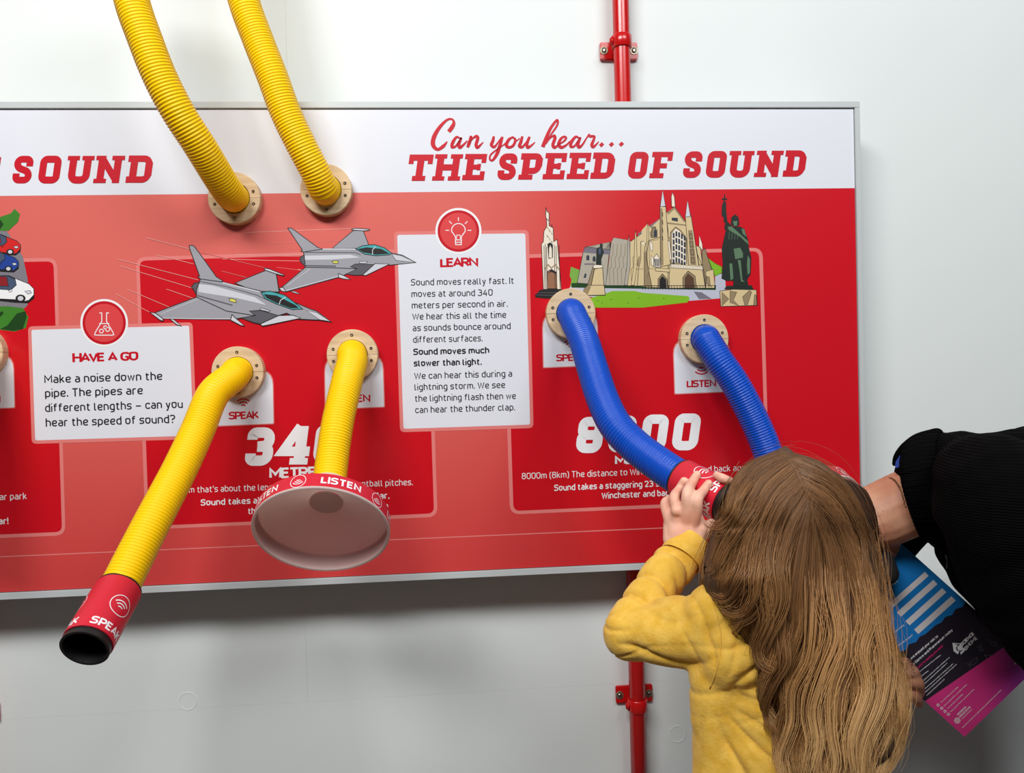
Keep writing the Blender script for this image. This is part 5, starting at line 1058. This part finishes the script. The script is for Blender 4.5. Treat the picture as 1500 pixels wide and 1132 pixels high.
# neck chain: linked oval rings
bt_ = bvh([o for o in adult.children if o.name.startswith('body')][0])
ch = catmull([tuple(on(bt_, a, b, .0008, .42)) for a, b in ((1303, 700), (1308, 702), (1313, 707), (1318, 715), (1322, 726), (1326, 742))], 20); ch, _ = resample(ch, .0032)
bm = bmesh.new()
for i in range(len(ch)-1):
    a, b = Vector(ch[i]), Vector(ch[i+1]); d_ = (b-a).normalized(); u_ = d_.cross(Vector((0, 1, .3))).normalized(); w_ = d_.cross(u_)
    if i % 2: u_, w_ = w_, u_
    mid = (a+b)/2; rs = []
    for k in range(10):
        t_ = 2*PI*k/10; c_ = mid+d_*.0024*math.cos(t_)+u_*.0013*math.sin(t_); o_ = (d_*math.cos(t_)+u_*math.sin(t_)); rs.append([bm.verts.new(c_+(o_*math.cos(s_)+w_*math.sin(s_))*.00055) for s_ in (0, PI/2, PI, 3*PI/2)])
    for k in range(10):
        for m_ in range(4): bm.faces.new((rs[k][m_], rs[(k+1) % 10][m_], rs[(k+1) % 10][(m_+1) % 4], rs[k][(m_+1) % 4]))
bmobj('neck_chain', bm, m_gold, adult, True, 'fine gold coloured neck chain')
# face mask under the chin
blob('face_mask', [('c', [V3(1274, 814, .40), V3(1292, 833, .42), V3(1298, 838, .43)], [.03, .024, .018], ((fw.x, fw.y, fw.z), .6)), ('c', [V3(1288, 822, .41), V3(1305, 824, .42)], [.012, .006])], .002, m_mask, adult, 4, 'black cloth face mask under the chin')
# short hair: cap, then stubble thinning down the nape
cap_c = Vector(G(0, -.012, .002))
blob('hair_cap', [('e', cap_c, (.0725, .079, .084), AR)], .003, m_stub, adult, 2, 'short dark cropped hair')
rs = np.random.default_rng(4); Xs = []
body_me = [o for o in adult.children if o.name.startswith('body')][0].data
nv = len(body_me.vertices); co = np.empty(nv*3); body_me.vertices.foreach_get('co', co); co = co.reshape(-1, 3); no = np.empty(nv*3); body_me.vertex_normals.foreach_get('vector', no); no = no.reshape(-1, 3)
a0, a1 = np.array(V3(1262, 760, .42)), np.array(V3(1322, 740, .44)); dd = (a1-a0); Ld = np.linalg.norm(dd); dd /= Ld
s_ = (co-a0)@dd/Ld; pr = np.clip(.85-s_*1.15, 0, 1)**1.3*(s_ > -.55)*(co[:, 1] < -.39)*(co[:, 0] < P(1325, 740, .42).x)
pick = np.where(rs.uniform(size=nv) < pr*1.0)[0]
if len(pick) > 14000: pick = rs.choice(pick, 14000, replace=False)
for i in pick:
    b0 = co[i]-no[i]*.0005; dr = no[i]*.22+np.array(ad)*(-.8)+rs.normal(0, .22, 3); ln = .0022+.0022*pr[i]; Xs.append([b0, b0+dr*ln*.5, b0+dr*ln])
if Xs: strand_mesh('cropped_nape_hair', np.array(Xs), None, .00026, adult, m_stub)
blob('trousers', [('c', [(1.14, -.44+s*.085, .97), (1.16, -.44+s*.09, .50), (1.15, -.44+s*.09, .10)], [.105, .078, .06]) for s in (-1, 1)], .005, m_jean, adult, 3)
for s in (-1, 1): blob('shoe', [('c', [(1.17, -.44+s*.09, .045), (.99, -.44+s*.09, .04)], [.045, .038]), ('c', [(1.19, -.44+s*.09, .015), (.97, -.44+s*.09, .015)], [.015, .015])], .004, m_rim, adult, 3)

# ------------------------------------------------------------------ flyer held by the adult
fl = empty('flyer', P(1413, 1079, FD), 'blue, black and magenta science flyer held at its left edge by the adult', 'flyer')
f_blue = mat('flyer_blue', (30, 124, 200), .3, .4); f_dark = mat('flyer_black', (44, 38, 50), .35, .4); f_grey = mat('flyer_grey_line', (92, 86, 100), .4); f_bar = mat('flyer_white_box', (222, 218, 220), .35)
f_mag = bpy.data.materials.new('flyer_magenta'); f_mag.use_nodes = True; n_ = f_mag.node_tree.nodes; l_ = f_mag.node_tree.links
b_ = n_['Principled BSDF']; b_.inputs['Roughness'].default_value = .35; tc = n_.new('ShaderNodeTexCoord'); sx = n_.new('ShaderNodeSeparateXYZ'); l_.new(tc.outputs['Object'], sx.inputs[0])
fo_ = mrange(sx.outputs[0], P(1430, 1000, FD).x, P(1500, 960, FD).x, 0, 1); mx = n_.new('ShaderNodeMix'); mx.data_type = 'RGBA'; l_.new(fo_, mx.inputs[0]); mx.inputs[6].default_value = lin((226, 58, 138)); mx.inputs[7].default_value = lin((138, 48, 132)); l_.new(mx.outputs[2], b_.inputs['Base Color'])
fz_ = lambda x, y, L: P(x, y, FD+L)
u_ = np.array((107, -103.))/148.5; v_ = np.array((-.745, -.669)); o0 = np.array((1413, 1079.))
def Q(s_, t_): return o0+u_*s_*1.0+v_*t_
def fquad(prt, s0, s1, t0, t1, M, L, n=10, tL=None):
    for i in range(n):
        for j in range(n):
            a, b, c, d = s0+(s1-s0)*i/n, s0+(s1-s0)*(i+1)/n, t0+(t1-t0)*j/n, t0+(t1-t0)*(j+1)/n
            prt.quads([[Q(a, c), Q(b, c), Q(b, d), Q(a, d)]], M, L)
sheet = Print(tf=fz_); fquad(sheet, 0, 149, 0, 290, f_bar, 0, 14)
so = sheet.build('paper_sheet', fl); so.data.transform(Matrix.Translation((0, .0009, 0)))
bk = so.modifiers.new('t', 'SOLIDIFY'); bk.thickness = .0006; bk.offset = -1
# bands: borders slant across the sheet (pixel points from the photograph laid on the sheet)
def region(prt, f0, f1, M, L, n=16):
    for i in range(n):
        sa_, sb = 149*i/n, 149*(i+1)/n
        for j in range(6):
            k0, k1 = j/6, (j+1)/6; g = lambda s__, k: f0(s__)+(f1(s__)-f0(s__))*k
            prt.quads([[Q(sa_, g(sa_, k0)), Q(sb, g(sb, k0)), Q(sb, g(sb, k1)), Q(sa_, g(sa_, k1))]], M, L)
pm = Print(tf=fz_); region(pm, lambda s_: 0, lambda s_: 78-s_*.17, f_mag, 1); pm.build('magenta_band', so)
pd = Print(tf=fz_); region(pd, lambda s_: 78-s_*.17, lambda s_: 158-s_*.12+2*math.sin(s_*.3), f_dark, 1); pd.build('black_band', so)
pb = Print(tf=fz_); region(pb, lambda s_: 158-s_*.12+2*math.sin(s_*.3), lambda s_: 290, f_blue, 1); pb.build('blue_band', so)
pw = Print(tf=fz_)
for a, b, c, d in (((150, 572), (510, 255), (548, 295), (188, 615)), ((230, 660), (595, 335), (635, 378), (272, 703)), ((315, 748), (682, 418), (725, 458), (358, 790)), ((402, 832), (775, 498), (818, 542), (445, 876))):
    pw.poly(z([a, b, c, d], 1280, 800, 6.818), f_bar, 2)
pw.build('answer_box', so, label='four white answer boxes')
pl = Print(tf=fz_)
def ft(txt, a, b, h, M=m_white, wt=.16, sc6=True, L=3):
    a, b = np.array(a, float), np.array(b, float); e = (b-a)/np.linalg.norm(b-a); pl.text(txt, a, b, h, M, L, wt, upv=(e[1], -e[0]) if False else (-(-e[1]) if False else e[1], -e[0]))
def f5(x, y): return (1280+x/3.773, 800+y/3.773)
def f7(x, y): return (1290+x/7.076, 930+y/7.076)
ft('Planet Checklist', f5(-60, 330), f5(134, 196), 8.5, wt=.12)
ft('What is your favourite thing', f5(40, 540), f5(168, 438), 2.6, wt=.14); ft('what did the planet look like to you?', f5(20, 640), f5(216, 494), 2.6)
ft('We hope you have enjoyed your visit to', f5(120, 700), f5(356, 500), 3.6, wt=.2); ft('the Science Centre and Planetarium today', f5(150, 720), f5(436, 466), 3.6, wt=.2)
ft('we look forward to seeing you again', f5(180, 735), f5(384, 552), 3.4, mat('flyer_pink_text', (214, 40, 110), .4), .2)
for i, (a, b) in enumerate((((380, 405), (625, 210)), ((415, 440), (500, 370)), ((430, 490), (715, 235)), ((440, 525), (695, 290)), ((430, 590), (755, 300)), ((450, 610), (790, 305)), ((480, 630), (665, 460)))):
    ft('we would love to welcome you to a show or a workshop with us again soon'[:int(20+.15*abs(b[0]-a[0]))], f7(*a), f7(*b), 1.7, wt=.2)
for (a, b) in (((625, 705), (805, 540)), ((660, 740), (895, 515)), ((695, 768), (855, 615)), ((728, 800), (970, 565))): ft('find us and follow us online today', f7(*a), f7(*b), 1.6, wt=.18)
ft('Science Centre and Planetarium, registered charity and visitor centre number on request', f7(850, 965), f7(1255, 570), 1.7, wt=.18)
ft('WINCHESTER', f7(800, 835), f7(890, 752), 2.8, wt=.24); ft('SCIENCE CENTRE', f7(825, 855), f7(935, 750), 2.8, wt=.24); ft('and planetarium', f7(845, 872), f7(950, 772), 1.6, wt=.18)
ft('print information', f7(1390, 305), f7(1465, 235), 2, wt=.2)
ft('SCIENCE', f5(490, 552), f5(556, 487), 5.2, wt=.26); ft('@HOME', f5(508, 575), f5(574, 510), 5.2, wt=.15)
for (x_, y_) in ((595, 725), (633, 758), (668, 790), (703, 820)): pl.ring(f7(x_, y_), 1.7, 1.0, m_white, 3, 12)
for k in range(3): pl.ring(f7(795, 885), 1.5+1.5*k, .7, m_white, 3, 6)
# house logo
for pts in ([(435, 535), (452, 538), (442, 560), (452, 590), (478, 580), (470, 600), (448, 592), (436, 560)],): pass
lg = [(745, 85), (800, 105), (780, 130), (790, 160), (815, 170), (800, 200), (755, 165)]; pl.poly([f7(*q) for q in lg], m_white, 3)
lg = [(845, 165), (850, 130), (885, 150), (830, 205), (825, 175)]; pl.poly([f7(*q) for q in lg], m_white, 3); pl.disc(f7(822, 133), 3.9, m_white, 3.2, 24)
pl.line([f7(*q) for q in ((745, 85), (815, 90), (850, 125))], 1.2, m_white, 3.4)
# faint line drawings on the black band
for pts in ([(990, 120), (1040, 130), (1060, 165), (1020, 150), (1045, 110), (1020, 100)], [(1095, 45), (1140, 60), (1150, 100), (1185, 110), (1200, 85), (1160, 70)], [(1290, 70), (1330, 60), (1340, 95), (1300, 110), (1290, 70)],
            [(1075, 200), (1100, 240), (1090, 205), (1140, 210), (1180, 205)], [(930, 340), (920, 300), (960, 260), (1000, 230), (985, 290), (945, 310), (885, 295)], [(1145, -60), (1190, -80), (1200, -40), (1160, -30), (1145, -60)]):
    pl.line([f7(*q) for q in catmull(pts, 4)], .9, f_grey, 3)
pl.build('flyer_lettering', so)
